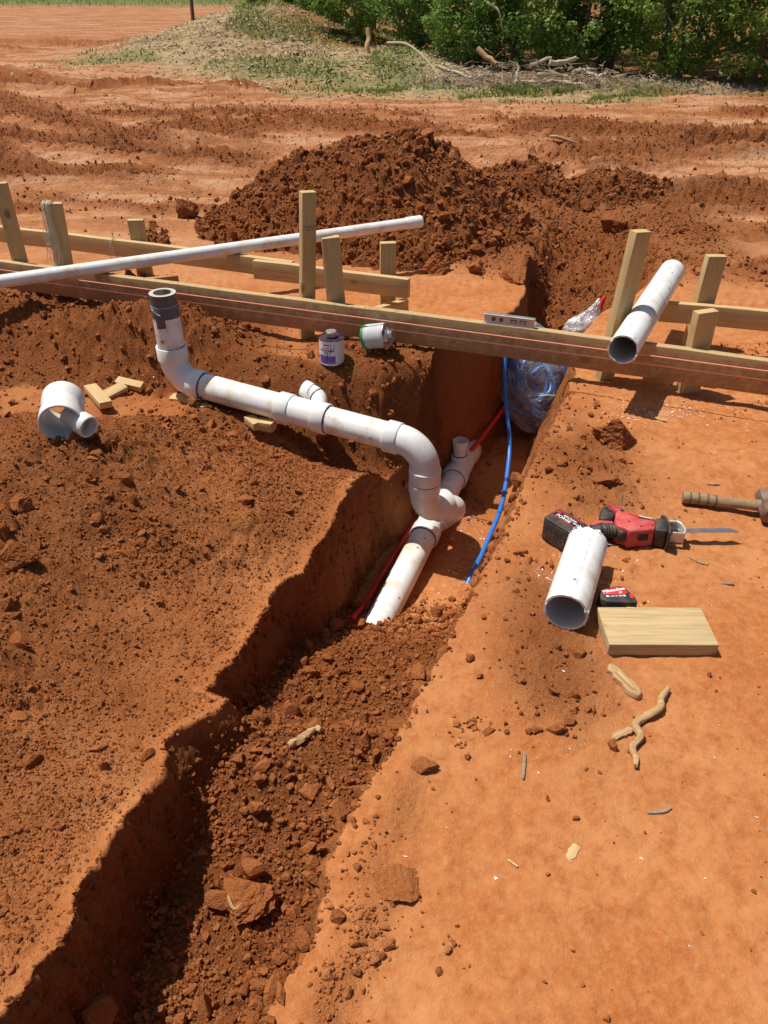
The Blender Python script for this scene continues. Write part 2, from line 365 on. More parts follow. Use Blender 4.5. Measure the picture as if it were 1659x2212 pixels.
def rot_mats(n, r):
    q = r.normal(size=(n, 4)); q /= np.linalg.norm(q, axis=1)[:, None]; w, x, y, z = q.T
    return np.stack([1 - 2 * (y * y + z * z), 2 * (x * y - z * w), 2 * (x * z + y * w), 2 * (x * y + z * w), 1 - 2 * (x * x + z * z), 2 * (y * z - x * w), 2 * (x * z - y * w), 2 * (y * z + x * w), 1 - 2 * (x * x + y * y)], -1).reshape(n, 3, 3)

def clod_field(name, P, S, sub=1, sink=.25, parent=None, damp_shade=(0, .45), seed=1, loose_=(.6, 1)):
    """many crumbs of soil as one mesh; P positions on the surface, S radii"""
    r = np.random.default_rng(seed); n = len(P); shapes = [clod_shape(sub, r) for _ in range(14)]
    kind = r.integers(0, 14, n); R = rot_mats(n, r); Vs = []; Fs = []; Cs = []; off = 0
    for k in range(14):
        sel = np.where(kind == k)[0]
        if not len(sel): continue
        V, F = shapes[k]; m = len(V)
        A = np.einsum('nij,vj->nvi', R[sel], V) * S[sel][:, None, None]
        A += P[sel][:, None, :]; A[:, :, 2] += (S[sel] * (1 - 2 * sink) * .8)[:, None]
        Vs.append(A.reshape(-1, 3)); Fs.append((F[None] + (off + m * np.arange(len(sel)))[:, None, None]).reshape(-1, 3)); off += m * len(sel)
        c = np.stack([r.uniform(*loose_, len(sel)), np.zeros(len(sel)), r.uniform(*damp_shade, len(sel)) ** 1.3, np.zeros(len(sel))], -1)
        Cs.append(np.repeat(c, m, 0))
    me = raw_mesh(name, np.concatenate(Vs), np.concatenate(Fs), False, [M_CLOD]); color_attr(me, 'zone', np.concatenate(Cs))
    return tag(link(name, me, parent), kind='stuff')

def scatter(n, xr_, yr_, dens, seed):
    r = np.random.default_rng(seed); out = []; c = 0
    for _ in range(60):
        x = r.uniform(*xr_, n * 2); y = r.uniform(*yr_, n * 2); k = r.uniform(size=n * 2) < dens(x, y)
        out.append(np.stack([x[k], y[k]], -1)); c += k.sum()
        if c >= n: break
    q = np.concatenate(out)[:n]; return np.column_stack([q, H(q[:, 0], q[:, 1])])

def clear_of(x, y):
    """0 where a tool or piece lies on the ground"""
    m = np.ones_like(x)
    for (x0, y0, x1, y1, w) in ((.469, 1.478, .588, 1.77, .075), (.60, 1.456, .80, 1.456, .08), (.50, 1.86, .60, 1.83, .06), (.62, 1.86, .85, 1.87, .055), (.60, 1.57, .66, 1.57, .05)):
        L2 = (x1 - x0) ** 2 + (y1 - y0) ** 2; t = np.clip(((x - x0) * (x1 - x0) + (y - y0) * (y1 - y0)) / L2, 0, 1)
        m = m * (np.hypot(x - x0 - t * (x1 - x0), y - y0 - t * (y1 - y0)) > w)
    return m

def side_d(x, y):
    xl, xr, *_ = t_rims(y); return xl - x, x - xr

def d_bank(x, y):
    a, b = side_d(x, y); return smooth(.0, .08, a) * smooth(3.0, 2.8, y) * (.35 + .65 * smooth(-.1, .35, fbm(x * 2.5, y * 2.5, 201, 3))) * smooth(.62 * y + 1.1, .62 * y + .6, np.abs(x))
def d_floor(x, y):
    a, b = side_d(x, y); return (a < -.03) * (b < -.015) * smooth(2.45, 2.15, y) * (.55 + .45 * smooth(-.2, .3, fbm(x * 6, y * 6, 202, 2)))
def pw(n, lo, hi, a, seed):                                   # power-law sizes: many small, few large
    r = np.random.default_rng(seed); u = r.uniform(size=n); return (lo ** -a + u * (hi ** -a - lo ** -a)) ** (-1 / a)

P = scatter(46000, (-2.3, .1), (.3, 3.0), d_bank, 11); clod_field('bank_crumbs', P, pw(len(P), .0022, .009, 2.1, 12), 1, seed=13, sink=.5)
P = scatter(800, (-2.3, .1), (.3, 3.0), lambda x, y: d_bank(x, y) * smooth(.0, .7, side_d(x, y)[0]), 14); clod_field('bank_clods', P, pw(len(P), .010, .034, 2.2, 15), 2, seed=16, sink=.5)
P = scatter(14000, (-1.1, .5), (.3, 2.5), d_floor, 17); clod_field('trench_crumbs', P, pw(len(P), .003, .015, 1.8, 18), 1, seed=19)
P = scatter(330, (-1.1, .5), (.3, 2.4), lambda x, y: d_floor(x, y) * (.25 + .75 * smooth(-.35, -.1, side_d(x, y)[1])), 20); clod_field('trench_clods', P, pw(len(P), .014, .055, 1.7, 21), 2, seed=22, sink=.3)
def d_loose(x, y):
    a, b = side_d(x, y); return loose(x, y) * ((b > .0) | (y > 2.9)) * (y < 5.6) * clear_of(x, y)
P = scatter(9000, (-2.6, 2.2), (.3, 5.6), d_loose, 23); clod_field('rim_crumbs', P, pw(len(P), .0035, .022, 1.7, 24), 1, seed=25)
def d_right(x, y):
    a, b = side_d(x, y); return (b > .0) * (.02 + .98 * smooth(.25, .6, fbm(x * 2.4, y * 2.4, 203, 3))) * (y < 3.4) * clear_of(x, y)
P = scatter(1500, (-.3, 2.2), (.3, 3.4), d_right, 26); clod_field('stray_crumbs', P, pw(len(P), .002, .009, 1.8, 27), 1, seed=28, damp_shade=(0, .3), loose_=(.2, .9))
P = scatter(450, (-.4, .5), (.3, 1.2), lambda x, y: np.exp(-((side_d(x, y)[1] - .10) / .05) ** 2) * smooth(-.1, .35, fbm(x * 4, y * 4, 204, 2)), 45); clod_field('lip_crumbs', P, pw(len(P), .0025, .014, 1.8, 46), 1, seed=47, damp_shade=(0, .15), loose_=(.1, .8))
def d_far(x, y): return loose(x, y) * (y > 5)
P = scatter(22000, (-7, 7), (5.2, 12), lambda x, y: d_far(x, y) + .10 * (y > 5), 29); clod_field('yard_clods', P, pw(len(P), .005, .018, 2.0, 30), 1, seed=31, damp_shade=(.1, .7))

def wall_points(n, y0, y1, seed, left=True):
    r = np.random.default_rng(seed); y = r.uniform(y0, y1, n); xl, xr, zf, wl, wr, zr = t_rims(y); u = r.uniform(-.15, 1.1, n)
    x = xl + u * wl if left else xr - u * wr; return np.column_stack([x, y, H(x, y)])
P = wall_points(2600, .35, 2.75, 32); clod_field('wall_crumbs', P, pw(len(P), .003, .010, 1.9, 33), 1, sink=.55, seed=34, damp_shade=(.1, .6))
P = wall_points(1500, .35, 3.0, 35, False); clod_field('wall_crumbs', P, pw(len(P), .004, .016, 1.7, 36), 1, sink=.5, seed=37, damp_shade=(.0, .4))

# ------------------------------------------------------------------ the spoil heap
def heap_z(x, y):
    dx, dy = x - .02, y - 5.62
    a = np.arctan2(dy, dx); rr = np.hypot(dx / np.where(dx > 0, 1.0, 1.2), dy / 1.12) * (1 + .07 * np.sin(3 * a + .8) + .05 * np.sin(5 * a))
    f = np.where(rr < .44, 1 - .16 * (rr / .44) ** 2, np.clip(.84 - .84 * ((rr - .44) / .54), -.3, .84))
    z = .47 * f + .05 * fbm(x * 2.5, y * 2.5, 301, 3)
    z2 = .22 * np.exp(-((x - 1.08) / .36) ** 2 - ((y - 6.3) / .34) ** 2) + .14 * np.exp(-((x - 1.75) / .45) ** 2 - ((y - 6.25) / .25) ** 2) - .045 + .05 * fbm(x * 3, y * 3, 307, 3)
    return base(x, y) + np.maximum(z, z2)
def heap_full(x, y):
    return heap_z(x, y) + .050 * (lumps(x * 3.6 + .2 * vnoise(x * 6, y * 6, 308), y * 3.6, 302, .6) - .3) + .035 * (lumps(x * 8, y * 8, 303, .8) - .3) + .017 * lumps(x * 22, y * 22, 304) + .012 * fbm(x * 18, y * 18, 305, 3)
def build_heap():
    g = 380; xs = np.linspace(-1.75, 2.4, g); ys = np.linspace(4.2, 7.1, 250); X, Y = np.meshgrid(xs, ys)
    B0 = base(X, Y); Z = np.maximum(heap_full(X, Y), B0 - .09); V = np.stack([X, Y, Z], -1).reshape(-1, 3); i = np.arange(X.size).reshape(X.shape)
    F = np.stack([i[:-1, :-1], i[:-1, 1:], i[1:, 1:], i[1:, :-1]], -1).reshape(-1, 4)
    dz = (Z - B0).ravel(); keep = dz[F].max(1) > -.07; F = F[keep]
    u, inv = np.unique(F, return_inverse=True); V = V[u]; F = inv.reshape(-1, 4)
    me = raw_mesh('dirt_mound', V, F, True, [M_SOIL]); n = len(V)
    dmp = np.clip(.38 + .5 * fbm(V[:, 0] * 2, V[:, 1] * 2, 306, 3), 0, .85)
    color_attr(me, 'zone', np.stack([np.ones(n), np.zeros(n), dmp, np.zeros(n)], -1))
    o = tag(link('dirt_mound', me), 'big heap of loose red-brown clods dug from the trench, behind the form boards', 'dirt mound')
    r = np.random.default_rng(40); q = r.uniform((-1.6, 4.3), (2.3, 6.9), (30000, 2)); z = heap_full(q[:, 0], q[:, 1]); k = z > base(q[:, 0], q[:, 1]) + .01
    P = np.column_stack([q, z])[k]; clod_field('heap_crumbs', P, pw(len(P), .005, .028, 1.7, 41), 1, parent=o, seed=42, damp_shade=(.1, .75))
    q = r.uniform((-1.5, 4.4), (1.3, 6.4), (170, 2)); z = heap_full(q[:, 0], q[:, 1]); k = z > base(q[:, 0], q[:, 1]) + .01
    P = np.column_stack([q, z])[k]; clod_field('heap_lumps', P, pw(len(P), .03, .065, 2.2, 43), 2, parent=o, seed=44, damp_shade=(.05, .7), sink=.4)
build_heap()

# ------------------------------------------------------------------ shape builders
def vec(*a): return np.array(a, float)
def unit(v): v = np.asarray(v, float); return v / np.linalg.norm(v)
def frame(d):
    d = unit(d); a = vec(0, 0, 1) if abs(d[2]) < .9 else vec(1, 0, 0)
    u = unit(np.cross(a, d)); return u, np.cross(d, u), d

def lathe(name, prof, p0=(0, 0, 0), d=(0, 0, 1), seg=36, mats=(), close=False, smooth_=True, jag=None, mat_of=None):
    """surface of revolution; prof = [(s, r), ...] along the axis; jag = {row: amplitude} roughens a cut edge"""
    u, v, w = frame(d); p0 = vec(*p0); a = np.linspace(0, 2 * np.pi, seg, endpoint=False); n = len(prof); V = []
    for k, (s, r) in enumerate(prof):
        ss = np.full(seg, s, float)
        if jag and k in jag: ss = ss + jag[k] * (np.random.default_rng(k + seg).normal(size=seg) + .8 * np.sin(a * 3 + k))
        V.append(p0 + ss[:, None] * w + r * (np.cos(a)[:, None] * u + np.sin(a)[:, None] * v))
    V = np.concatenate(V); i = np.arange(seg); j = (i + 1) % seg; F = []; mi = []
    rows = list(range(n - 1)) + ([n - 1] if close else [])
    for k in rows:
        k2 = (k + 1) % n
        F.append(np.stack([k * seg + i, k * seg + j, k2 * seg + j, k2 * seg + i], -1)); mi += [mat_of[k] if mat_of else 0] * seg
    me = raw_mesh(name, V, np.concatenate(F), smooth_, mats, mi)
    return sharp(me)

def sharp(me, deg=38):
    """shade smooth with sharp edges"""
    bm = bmesh.new(); bm.from_mesh(me); bmesh.ops.recalc_face_normals(bm, faces=bm.faces)
    for e in bm.edges:
        if len(e.link_faces) == 2: e.smooth = e.calc_face_angle(0) < math.radians(deg)
    bm.to_mesh(me); bm.free(); return me

def spline(pts, n=60):
    """Catmull-Rom through points"""
    P = np.asarray(pts, float); P = np.vstack([2 * P[0] - P[1], P, 2 * P[-1] - P[-2]]); out = []; m = len(P) - 3; k = max(2, n // m)
    for i in range(m):
        t = np.linspace(0, 1, k, endpoint=(i == m - 1))[:, None]; a, b, c, d = P[i:i + 4]
        out.append(.5 * (2 * b + (c - a) * t + (2 * a - 5 * b + 4 * c - d) * t ** 2 + (3 * b - a - 3 * c + d) * t ** 3))
    return np.concatenate(out)

def tube(name, path, rad, seg=20, mats=(), cap=True, inner=None, rough=0., seed=0, flat=1.0):
    """tube swept along a path; rad a number or one per point; inner = bore radius for an open pipe"""
    P = np.asarray(path, float); n = len(P); rad = np.broadcast_to(np.asarray(rad, float), (n,))
    T = np.gradient(P, axis=0); T /= np.linalg.norm(T, axis=1)[:, None]; u, v, _ = frame(T[0]); U = []
    for k in range(n):
        u = unit(u - T[k] * (u @ T[k])); U.append(u)
    U = np.array(U); W = np.cross(T, U); a = np.linspace(0, 2 * np.pi, seg, endpoint=False)
    def ring(r): return P[:, None] + r[:, None, None] * (np.cos(a)[None, :, None] * U[:, None] + flat * np.sin(a)[None, :, None] * W[:, None])
    A = ring(rad)
    if rough:
        kk, aa = np.meshgrid(np.arange(n), np.arange(seg), indexing='ij'); g = np.random.default_rng(seed)
        w_ = 1.6 * vnoise(kk * .22, aa * 3.1 + 7, seed) + .8 * vnoise(kk * .6, aa * 1.7, seed + 1); A = A + (A - P[:, None]) * (w_[:, :, None] * rough + g.normal(size=(1, seg, 1)) * rough)
    V = [A.reshape(-1, 3)]; i = np.arange(seg); j = (i + 1) % seg
    def skin(off, rev=False):
        f = np.concatenate([np.stack([off + k * seg + i, off + k * seg + j, off + (k + 1) * seg + j, off + (k + 1) * seg + i], -1) for k in range(n - 1)])
        return f[:, ::-1] if rev else f
    F = [skin(0)]
    if inner is not None:
        V.append(ring(np.full(n, inner)).reshape(-1, 3)); o = n * seg; F.append(skin(o, True))
        F.append(np.stack([i, j, o + j, o + i], -1)); e = (n - 1) * seg; F.append(np.stack([e + j, e + i, o + e + i, o + e + j], -1))
        return sharp(raw_mesh(name, np.concatenate(V), F, True, mats))
    if cap:
        V.append(P[[0, -1]]); c = n * seg; e = (n - 1) * seg
        F.append(np.stack([j, i, np.full(seg, c)], -1)); F.append(np.stack([e + i, e + j, np.full(seg, c + 1)], -1))
    return sharp(raw_mesh(name, np.concatenate(V), F, True, mats))

def box(name, size, mats=(), bevel=.003, origin=(0, 0, 0), cuts=0, wob=0., seed=0, segs=2):
    bm = bmesh.new(); bmesh.ops.create_cube(bm, size=1.0)
    bmesh.ops.scale(bm, vec=size, verts=bm.verts)
    if cuts:
        es = [e for e in bm.edges if abs(e.verts[0].co.x - e.verts[1].co.x) > size[0] * .5]
        bmesh.ops.subdivide_edges(bm, edges=es, cuts=cuts, use_grid_fill=True)
    if bevel: bmesh.ops.bevel(bm, geom=[e for e in bm.edges if e.calc_face_angle(0) > .5], offset=bevel, segments=segs, profile=.6, affect='EDGES')
    g = random.Random(seed); ph = [g.uniform(0, 6) for _ in range(4)]
    for v in bm.verts:
        if wob:
            v.co.y += wob * math.sin(v.co.x * 2.1 + ph[0]) + wob * .4 * math.sin(v.co.x * 9 + ph[1]); v.co.z += wob * .6 * math.sin(v.co.x * 2.7 + ph[2]) + wob * .3 * math.sin(v.co.x * 11 + ph[3])
        v.co += Vector(origin)
    me = bpy.data.meshes.new(name); bm.to_mesh(me); bm.free()
    for m in mats: me.materials.append(m)
    for p in me.polygons: p.use_smooth = True
    return sharp(me, 32)

def prism(name, outline, z0, z1, mats=(), bevel=.006, segs=3, top_scale=1.0):
    """outline (x, y) extruded from z0 to z1 with rounded edges"""
    bm = bmesh.new(); c = np.mean(outline, axis=0)
    lo = [bm.verts.new((x, y, z0)) for x, y in outline]
    hi = [bm.verts.new((c[0] + (x - c[0]) * top_scale, c[1] + (y - c[1]) * top_scale, z1)) for x, y in outline]
    bm.faces.new(lo[::-1]); bm.faces.new(hi); n = len(outline)
    for k in range(n): bm.faces.new((lo[k], lo[(k + 1) % n], hi[(k + 1) % n], hi[k]))
    bmesh.ops.recalc_face_normals(bm, faces=bm.faces)
    if bevel: bmesh.ops.bevel(bm, geom=list(bm.edges), offset=bevel, segments=segs, profile=.5, affect='EDGES', clamp_overlap=True)
    me = bpy.data.meshes.new(name); bm.to_mesh(me); bm.free()
    for m in mats: me.materials.append(m)
    for p in me.polygons: p.use_smooth = True
    return sharp(me, 40)

def text_data(s, size=1.0, bold=0.0):
    cu = bpy.data.curves.new('lettering', 'FONT'); cu.body = s; cu.size = size; cu.align_x = 'CENTER'; cu.align_y = 'CENTER'; cu.offset = bold; cu.resolution_u = 2
    o = bpy.data.objects.new('lettering', cu); me = bpy.data.meshes.new_from_object(o)
    bpy.data.objects.remove(o); bpy.data.curves.remove(cu); return me

def lettering(name, s, size, mat_, parent, fn=None, mtx=None, bold=0.0):
    """writing laid on a surface; fn maps flat (x, y) to a point, or mtx places it flat"""
    me = text_data(s, size, bold); me.materials.append(mat_)
    if fn:
        for v in me.vertices: v.co = fn(v.co.x, v.co.y)
    return link(name, me, parent, mtx=mtx)

def empty(name, loc=(0, 0, 0)):
    o = bpy.data.objects.new(name, None); o.empty_display_size = .05; COL.objects.link(o); o.location = loc; return o

def place(loc, x_axis, up=(0, 0, 1)):
    """matrix with local X along x_axis and local Z near up"""
    x = Vector(x_axis).normalized(); z = Vector(up); z = (z - x * z.dot(x)).normalized(); y = z.cross(x)
    m = Matrix((x, y, z)).transposed().to_4x4(); m.translation = Vector(loc); return m

# ------------------------------------------------------------------ object materials
def wood_material(name, light, dark, mud=0.0, rough=.75):
    m, nt, b = new_mat(name, rough)
    oc = coords(nt, 'Object'); info = nd(nt, 'ShaderNodeObjectInfo')
    add = nd(nt, 'ShaderNodeVectorMath', operation='ADD'); nt.links.new(oc, add.inputs[0]); nt.links.new(mathn(nt, 'MULTIPLY', info.outputs['Random'], 37.0), add.inputs[1])
    mp = nd(nt, 'ShaderNodeMapping'); mp.inputs['Scale'].default_value = (1.5, 46, 46); nt.links.new(add.outputs[0], mp.inputs[0])
    g = noise(nt, mp.outputs[0], 3.0, 4, .6, 1.1); mp2 = nd(nt, 'ShaderNodeMapping'); mp2.inputs['Scale'].default_value = (5, 160, 160); nt.links.new(add.outputs[0], mp2.inputs[0])
    f = noise(nt, mp2.outputs[0], 3.0, 2, .6)
    c = mix(nt, ramp(nt, g, [(.33, 0), (.68, 1)]), light, dark)
    c = mix(nt, mathn(nt, 'MULTIPLY', ramp(nt, f, [(.5, 0), (.75, 1)]), .35), c, tuple(.55 * k for k in dark))
    kn = nd(nt, 'ShaderNodeTexVoronoi'); kn.inputs['Scale'].default_value = 5.5; mk = nd(nt, 'ShaderNodeMapping'); mk.inputs['Scale'].default_value = (.6, 1, 1)
    nt.links.new(add.outputs[0], mk.inputs[0]); nt.links.new(mk.outputs[0], kn.inputs['Vector'])
    c = mix(nt, ramp(nt, kn.outputs['Distance'], [(.05, .85), (.11, 0)]), c, (.17, .085, .035))
    if mud:
        P = nd(nt, 'ShaderNodeNewGeometry').outputs['Position']; n = noise(nt, P, 26, 4, .75); n2 = noise(nt, P, 3.0, 3, .6)
        sp = nd(nt, 'ShaderNodeSeparateXYZ'); nt.links.new(P, sp.inputs[0])
        low = mathn(nt, 'MULTIPLY', mathn(nt, 'SUBTRACT', .24, sp.outputs[2]), 2.0 * mud)
        k = mathn(nt, 'ADD', mathn(nt, 'ADD', n, mathn(nt, 'MULTIPLY', n2, .35)), low)
        c = mix(nt, ramp(nt, k, [(.78, 0), (.98, .75)]), c, (.30, .135, .055))
    nt.links.new(c, b.inputs['Base Color']); bump(nt, b, f, .25, .002); return m

M_WOOD = wood_material('pale_pine', (.62, .44, .215), (.47, .30, .125))
M_OFFCUT = wood_material('weathered_offcut', (.60, .43, .21), (.36, .25, .125))
M_STAKE = wood_material('pine_stake', (.60, .43, .20), (.47, .31, .125), mud=.25)
M_FORM = wood_material('muddy_pine_form', (.54, .37, .18), (.40, .255, .115), mud=1.0)
M_HANDLE = wood_material('worn_hickory', (.36, .24, .12), (.21, .13, .06))
M_ROOT = wood_material('dry_root_wood', (.52, .33, .16), (.36, .20, .085))
M_BARK = wood_material('grey_dead_wood', (.36, .28, .20), (.20, .145, .095))

def pvc_material(name, dirt=.5, purple=True, tint=(.80, .80, .775)):
    m, nt, b = new_mat(name, .32); P = nd(nt, 'ShaderNodeNewGeometry').outputs['Position']
    n = noise(nt, P, 16, 4, .65); n2 = noise(nt, P, 5, 2, .6)
    k = mathn(nt, 'MULTIPLY', ramp(nt, n, [(.44, 0), (.62, 1)]), ramp(nt, n2, [(.42, 0), (.54, dirt)]))
    c = mix(nt, k, tint, (.52, .36, .16))
    n3 = noise(nt, P, 70, 3, .7)
    c = mix(nt, ramp(nt, n3, [(.60, 0), (.70, .6 * dirt)]), c, (.34, .20, .10))
    if purple:
        v = nd(nt, 'ShaderNodeTexVoronoi'); v.inputs['Scale'].default_value = 34; nt.links.new(P, v.inputs['Vector'])
        sep = nd(nt, 'ShaderNodeSeparateColor'); nt.links.new(v.outputs['Color'], sep.inputs[0])
        dot = mathn(nt, 'LESS_THAN', v.outputs['Distance'], mathn(nt, 'MULTIPLY', mathn(nt, 'SUBTRACT', sep.outputs[0], .72), 1.0))
        c = mix(nt, mathn(nt, 'MULTIPLY', dot, .8), c, (.09, .07, .16))
    nt.links.new(c, b.inputs['Base Color']); nt.links.new(ramp(nt, k, [(0, .33), (1, .8)]), b.inputs['Roughness']); return m
M_PVC = pvc_material('white_pvc_stained', .6)
M_PVCF = pvc_material('white_pvc_fitting', .2, False)
M_PVCC = pvc_material('white_pvc_clean', .5, False)
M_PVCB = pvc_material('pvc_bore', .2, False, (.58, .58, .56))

def plain(name, col, rough=.5, metal=0., dust=0., dcol=(.40, .17, .07), nscale=22):
    m, nt, b = new_mat(name, rough, col); b.inputs['Metallic'].default_value = metal
    if dust:
        P = nd(nt, 'ShaderNodeNewGeometry').outputs['Position']; n = noise(nt, P, nscale, 4, .7)
        k = ramp(nt, n, [(.42, 0), (.72, dust)])
        nt.links.new(mix(nt, k, col, dcol), b.inputs['Base Color']); nt.links.new(ramp(nt, k, [(0, rough), (1, .95)]), b.inputs['Roughness'])
        if metal: nt.links.new(ramp(nt, k, [(0, metal), (1, 0.)]), b.inputs['Metallic'])
    return m
M_PURPLE = plain('purple_primer', (.055, .025, .11), .35)
M_TAPE = plain('grey_duct_tape', (.105, .105, .115), .28)
M_CARD = plain('cardboard_core', (.50, .45, .36), .8)
M_MAROON = plain('maroon_print', (.16, .03, .045), .6)
M_CREAM = plain('cream_print', (.72, .68, .58), .7)
M_TIN = plain('tin_plate', (.62, .61, .58), .28, .9, .35)
M_PRIMED = plain('purple_stained_tin', (.035, .022, .055), .3, .3, .3)
M_LABEL = plain('white_paper_label', (.68, .68, .66), .6, 0, .25, (.45, .40, .46), 40)
M_LABELG = plain('grey_paper_label', (.46, .47, .47), .6, 0, .35, (.60, .60, .60), 50)
M_VIOLET = plain('violet_print', (.16, .055, .36), .5, 0, .2, (.3, .2, .5), 60)
M_REDP = plain('red_print', (.62, .025, .03), .5)
M_BLACKP = plain('black_print', (.012, .012, .016), .6)
M_WHITEP = plain('white_print', (.78, .78, .78), .6)
M_GREEN = plain('green_band', (.02, .26, .075), .4)
M_BLUE = plain('blue_pex', (.015, .155, .56), .34, 0, .25, (.16, .22, .40), 40)
M_BLUEL = plain('blue_pex_coil', (.012, .16, .52), .3)
M_RED = plain('red_pex', (.70, .018, .014), .34, 0, .35, (.42, .13, .06), 40)
M_ALU = plain('milled_aluminium', (.72, .72, .72), .3, .85, .15)
M_SAWRED = plain('red_tool_plastic', (.50, .045, .048), .5, 0, .65, (.50, .20, .14), 30)
M_SAWBLK = plain('black_tool_rubber', (.022, .022, .024), .55, 0, .45, (.22, .12, .065), 30)
M_BLADE = plain('steel_blade', (.30, .31, .34), .35, .8, .2)
M_SHOE = plain('cast_shoe', (.60, .57, .50), .4, .5, .4)
M_IRON = plain('worn_iron', (.20, .13, .10), .5, .6, .75, (.24, .12, .07), 30)
M_YEL = plain('yellow_tape_blade', (.62, .50, .02), .5)
M_LINE = plain('orange_mason_line', (.90, .33, .20), .6)
M_TWINE = plain('white_twine', (.66, .60, .48), .8)
M_STAMP = plain('ink_stamp', (.055, .04, .025), .8)
M_NAIL = plain('rusty_nail', (.16, .06, .03), .6, .5)
M_CRUMB = plain('pvc_shavings', (.80, .80, .80), .5)
M_BTARP = plain('blue_plastic', (.02, .04, .42), .4)
def film_material(name, op, tint, hi=.2):
    m, nt, b = new_mat(name, .12, tint); oc = coords(nt, 'Object'); n = noise(nt, oc, 16, 3, .6, 1.2)
    nt.links.new(ramp(nt, n, [(.35, op * .5), (.7, min(1, op * 2.0))]), b.inputs['Alpha']); b.inputs['Specular IOR Level'].default_value = .9
    bump(nt, b, noise(nt, oc, 30, 3, .6, 1.5), .9, .012); return m
M_FILM = film_material('clear_plastic_film', .18, (.80, .82, .85))
M_FILMW = film_material('crinkled_plastic_film', .62, (.80, .78, .80))

# ------------------------------------------------------------------ form boards and stakes
FD = unit((3.48, -1.248, 0)); FN = vec(FD[1], -FD[0], 0)        # along the front board; FN points towards the camera
if FN[1] > 0: FN = -FN
def on_front(x): return vec(x, 4.024 - .3586 * (x + 1.995), 0)
def board(name, a, b, z_top, h, t, mat_, label, seed=0, cuts=24, wob=.003, cat='form board', group='lumber forms of the slab'):
    a, b = vec(*a), vec(*b); L = np.linalg.norm(b - a); c = (a + b) / 2; c[2] = z_top - h / 2
    me = box(name, (L, t, h), (mat_,), .003, cuts=cuts, wob=wob, seed=seed)
    return tag(link(name, me, mtx=place(c, b - a)), label, cat, group)
board('form_board', on_front(-3.4), on_front(2.5), .20, .14, .038, M_FORM, 'long mud-splashed front form board running right across the picture behind the orange strings', 1, 40)
BD = unit((2.363, -.902, 0)); BN = -vec(-BD[1], BD[0], 0)
def on_back(x): return vec(x, 3.746 - .3817 * (x - .115), 0)
board('form_board', on_back(-3.4) - .0 * BN, on_back(-.47), .212, .089, .036, M_WOOD, 'pale back form board at the left, under the long thin white pipe', 2, 30)
board('form_board', on_back(-.66) + .038 * BN, on_back(.135) + .038 * BN, .207, .094, .036, M_WOOD, 'short pale form board lapped against the left one, square end by the dirt heap', 3, 10)
board('form_board', (1.25, 3.375, 0), (2.6, 3.02, 0), .212, .089, .036, M_WOOD, 'pale back form board at the right edge, behind the stakes there', 4, 14)

def stake(x, y, z0, z1, w, t, lean, yaw, label, seed, mat_=M_STAKE):
    """post driven into the ground; lean = (dx, dy) over its height"""
    L = z1 - z0; me = box('stake', (L, w, t), (mat_,), .003, cuts=6, wob=.0015, seed=seed)
    d = Vector((lean[0], lean[1], L)); c = Vector((x + lean[0] / 2, y + lean[1] / 2, (z0 + z1) / 2))
    m = place(c, d, (math.sin(yaw), -math.cos(yaw), 0))
    return tag(link('stake', me, mtx=m), label, 'stake', 'wooden stakes driven along the forms')
by = lambda x, off: on_front(x)[1] + off
S1 = stake(-1.90, by(-1.90, .052), -.1, .575, .072, .040, (0.0, 0), .25, 'tall stake at the left edge, leaning over the front board', 11)
S2 = stake(-1.655, by(-1.655, .056), -.1, .50, .086, .042, (.03, 0), .25, 'stake hung with a tangle of white string', 12)
S3 = stake(-1.36, on_back(-1.36)[1] + .06, -.15, .317, .085, .038, (.0, 0), .05, 'short stake behind the left back board, left of the dirt heap', 13)
S4 = stake(-.375, by(-.375, .052), -.1, .655, .066, .042, (.05, .0), .45, 'tallest stake, standing alone against the dirt heap, ink stamp on it', 14)
S5 = stake(-.205, by(-.205, .062), -.1, .478, .080, .042, (-.03, 0), .2, 'split stake with a torn flap of wood at its top, beside the tallest one', 15)
S6 = stake(.02, on_back(.02)[1] + .062, -.15, .342, .078, .04, (.0, 0), .12, 'short stake behind the square end of the lapped form board', 16)
S7 = stake(.938, by(.938, .056), -.1, .615, .072, .042, (.045, .0), .40, 'tall stake that the fat white pipe lies beside', 17)
S8 = stake(1.43, 3.385, -.15, .415, .085, .040, (.02, 0), .1, 'stake behind the right back board, right of the fat white pipe', 18)
S9 = stake(1.262, by(1.262, .052), -.06, .342, .092, .040, (-.005, 0), .3, 'short stake just behind the front board at the right, lowest of that group', 19)
# braces on the ground between the boards
board('brace_board', (-.16, 3.58, 0), (.115, 3.80, 0), .075, .089, .034, M_WOOD, 'brace board lying on edge under the square end of the lapped board', 21, 4, .001, 'brace', 'braces between the forms')
board('brace_board', (-1.50, 4.02, 0), (-1.12, 4.16, 0), .08, .085, .034, M_FORM, 'muddy brace board on the ground below the long thin pipe', 22, 4, .001, 'brace', 'braces between the forms')
board('brace_board', (1.335, 2.95, 0), (1.43, 3.31, 0), .10, .08, .034, M_WOOD, 'brace board running back from the right-hand short stake', 23, 4, .001, 'brace', 'braces between the forms')
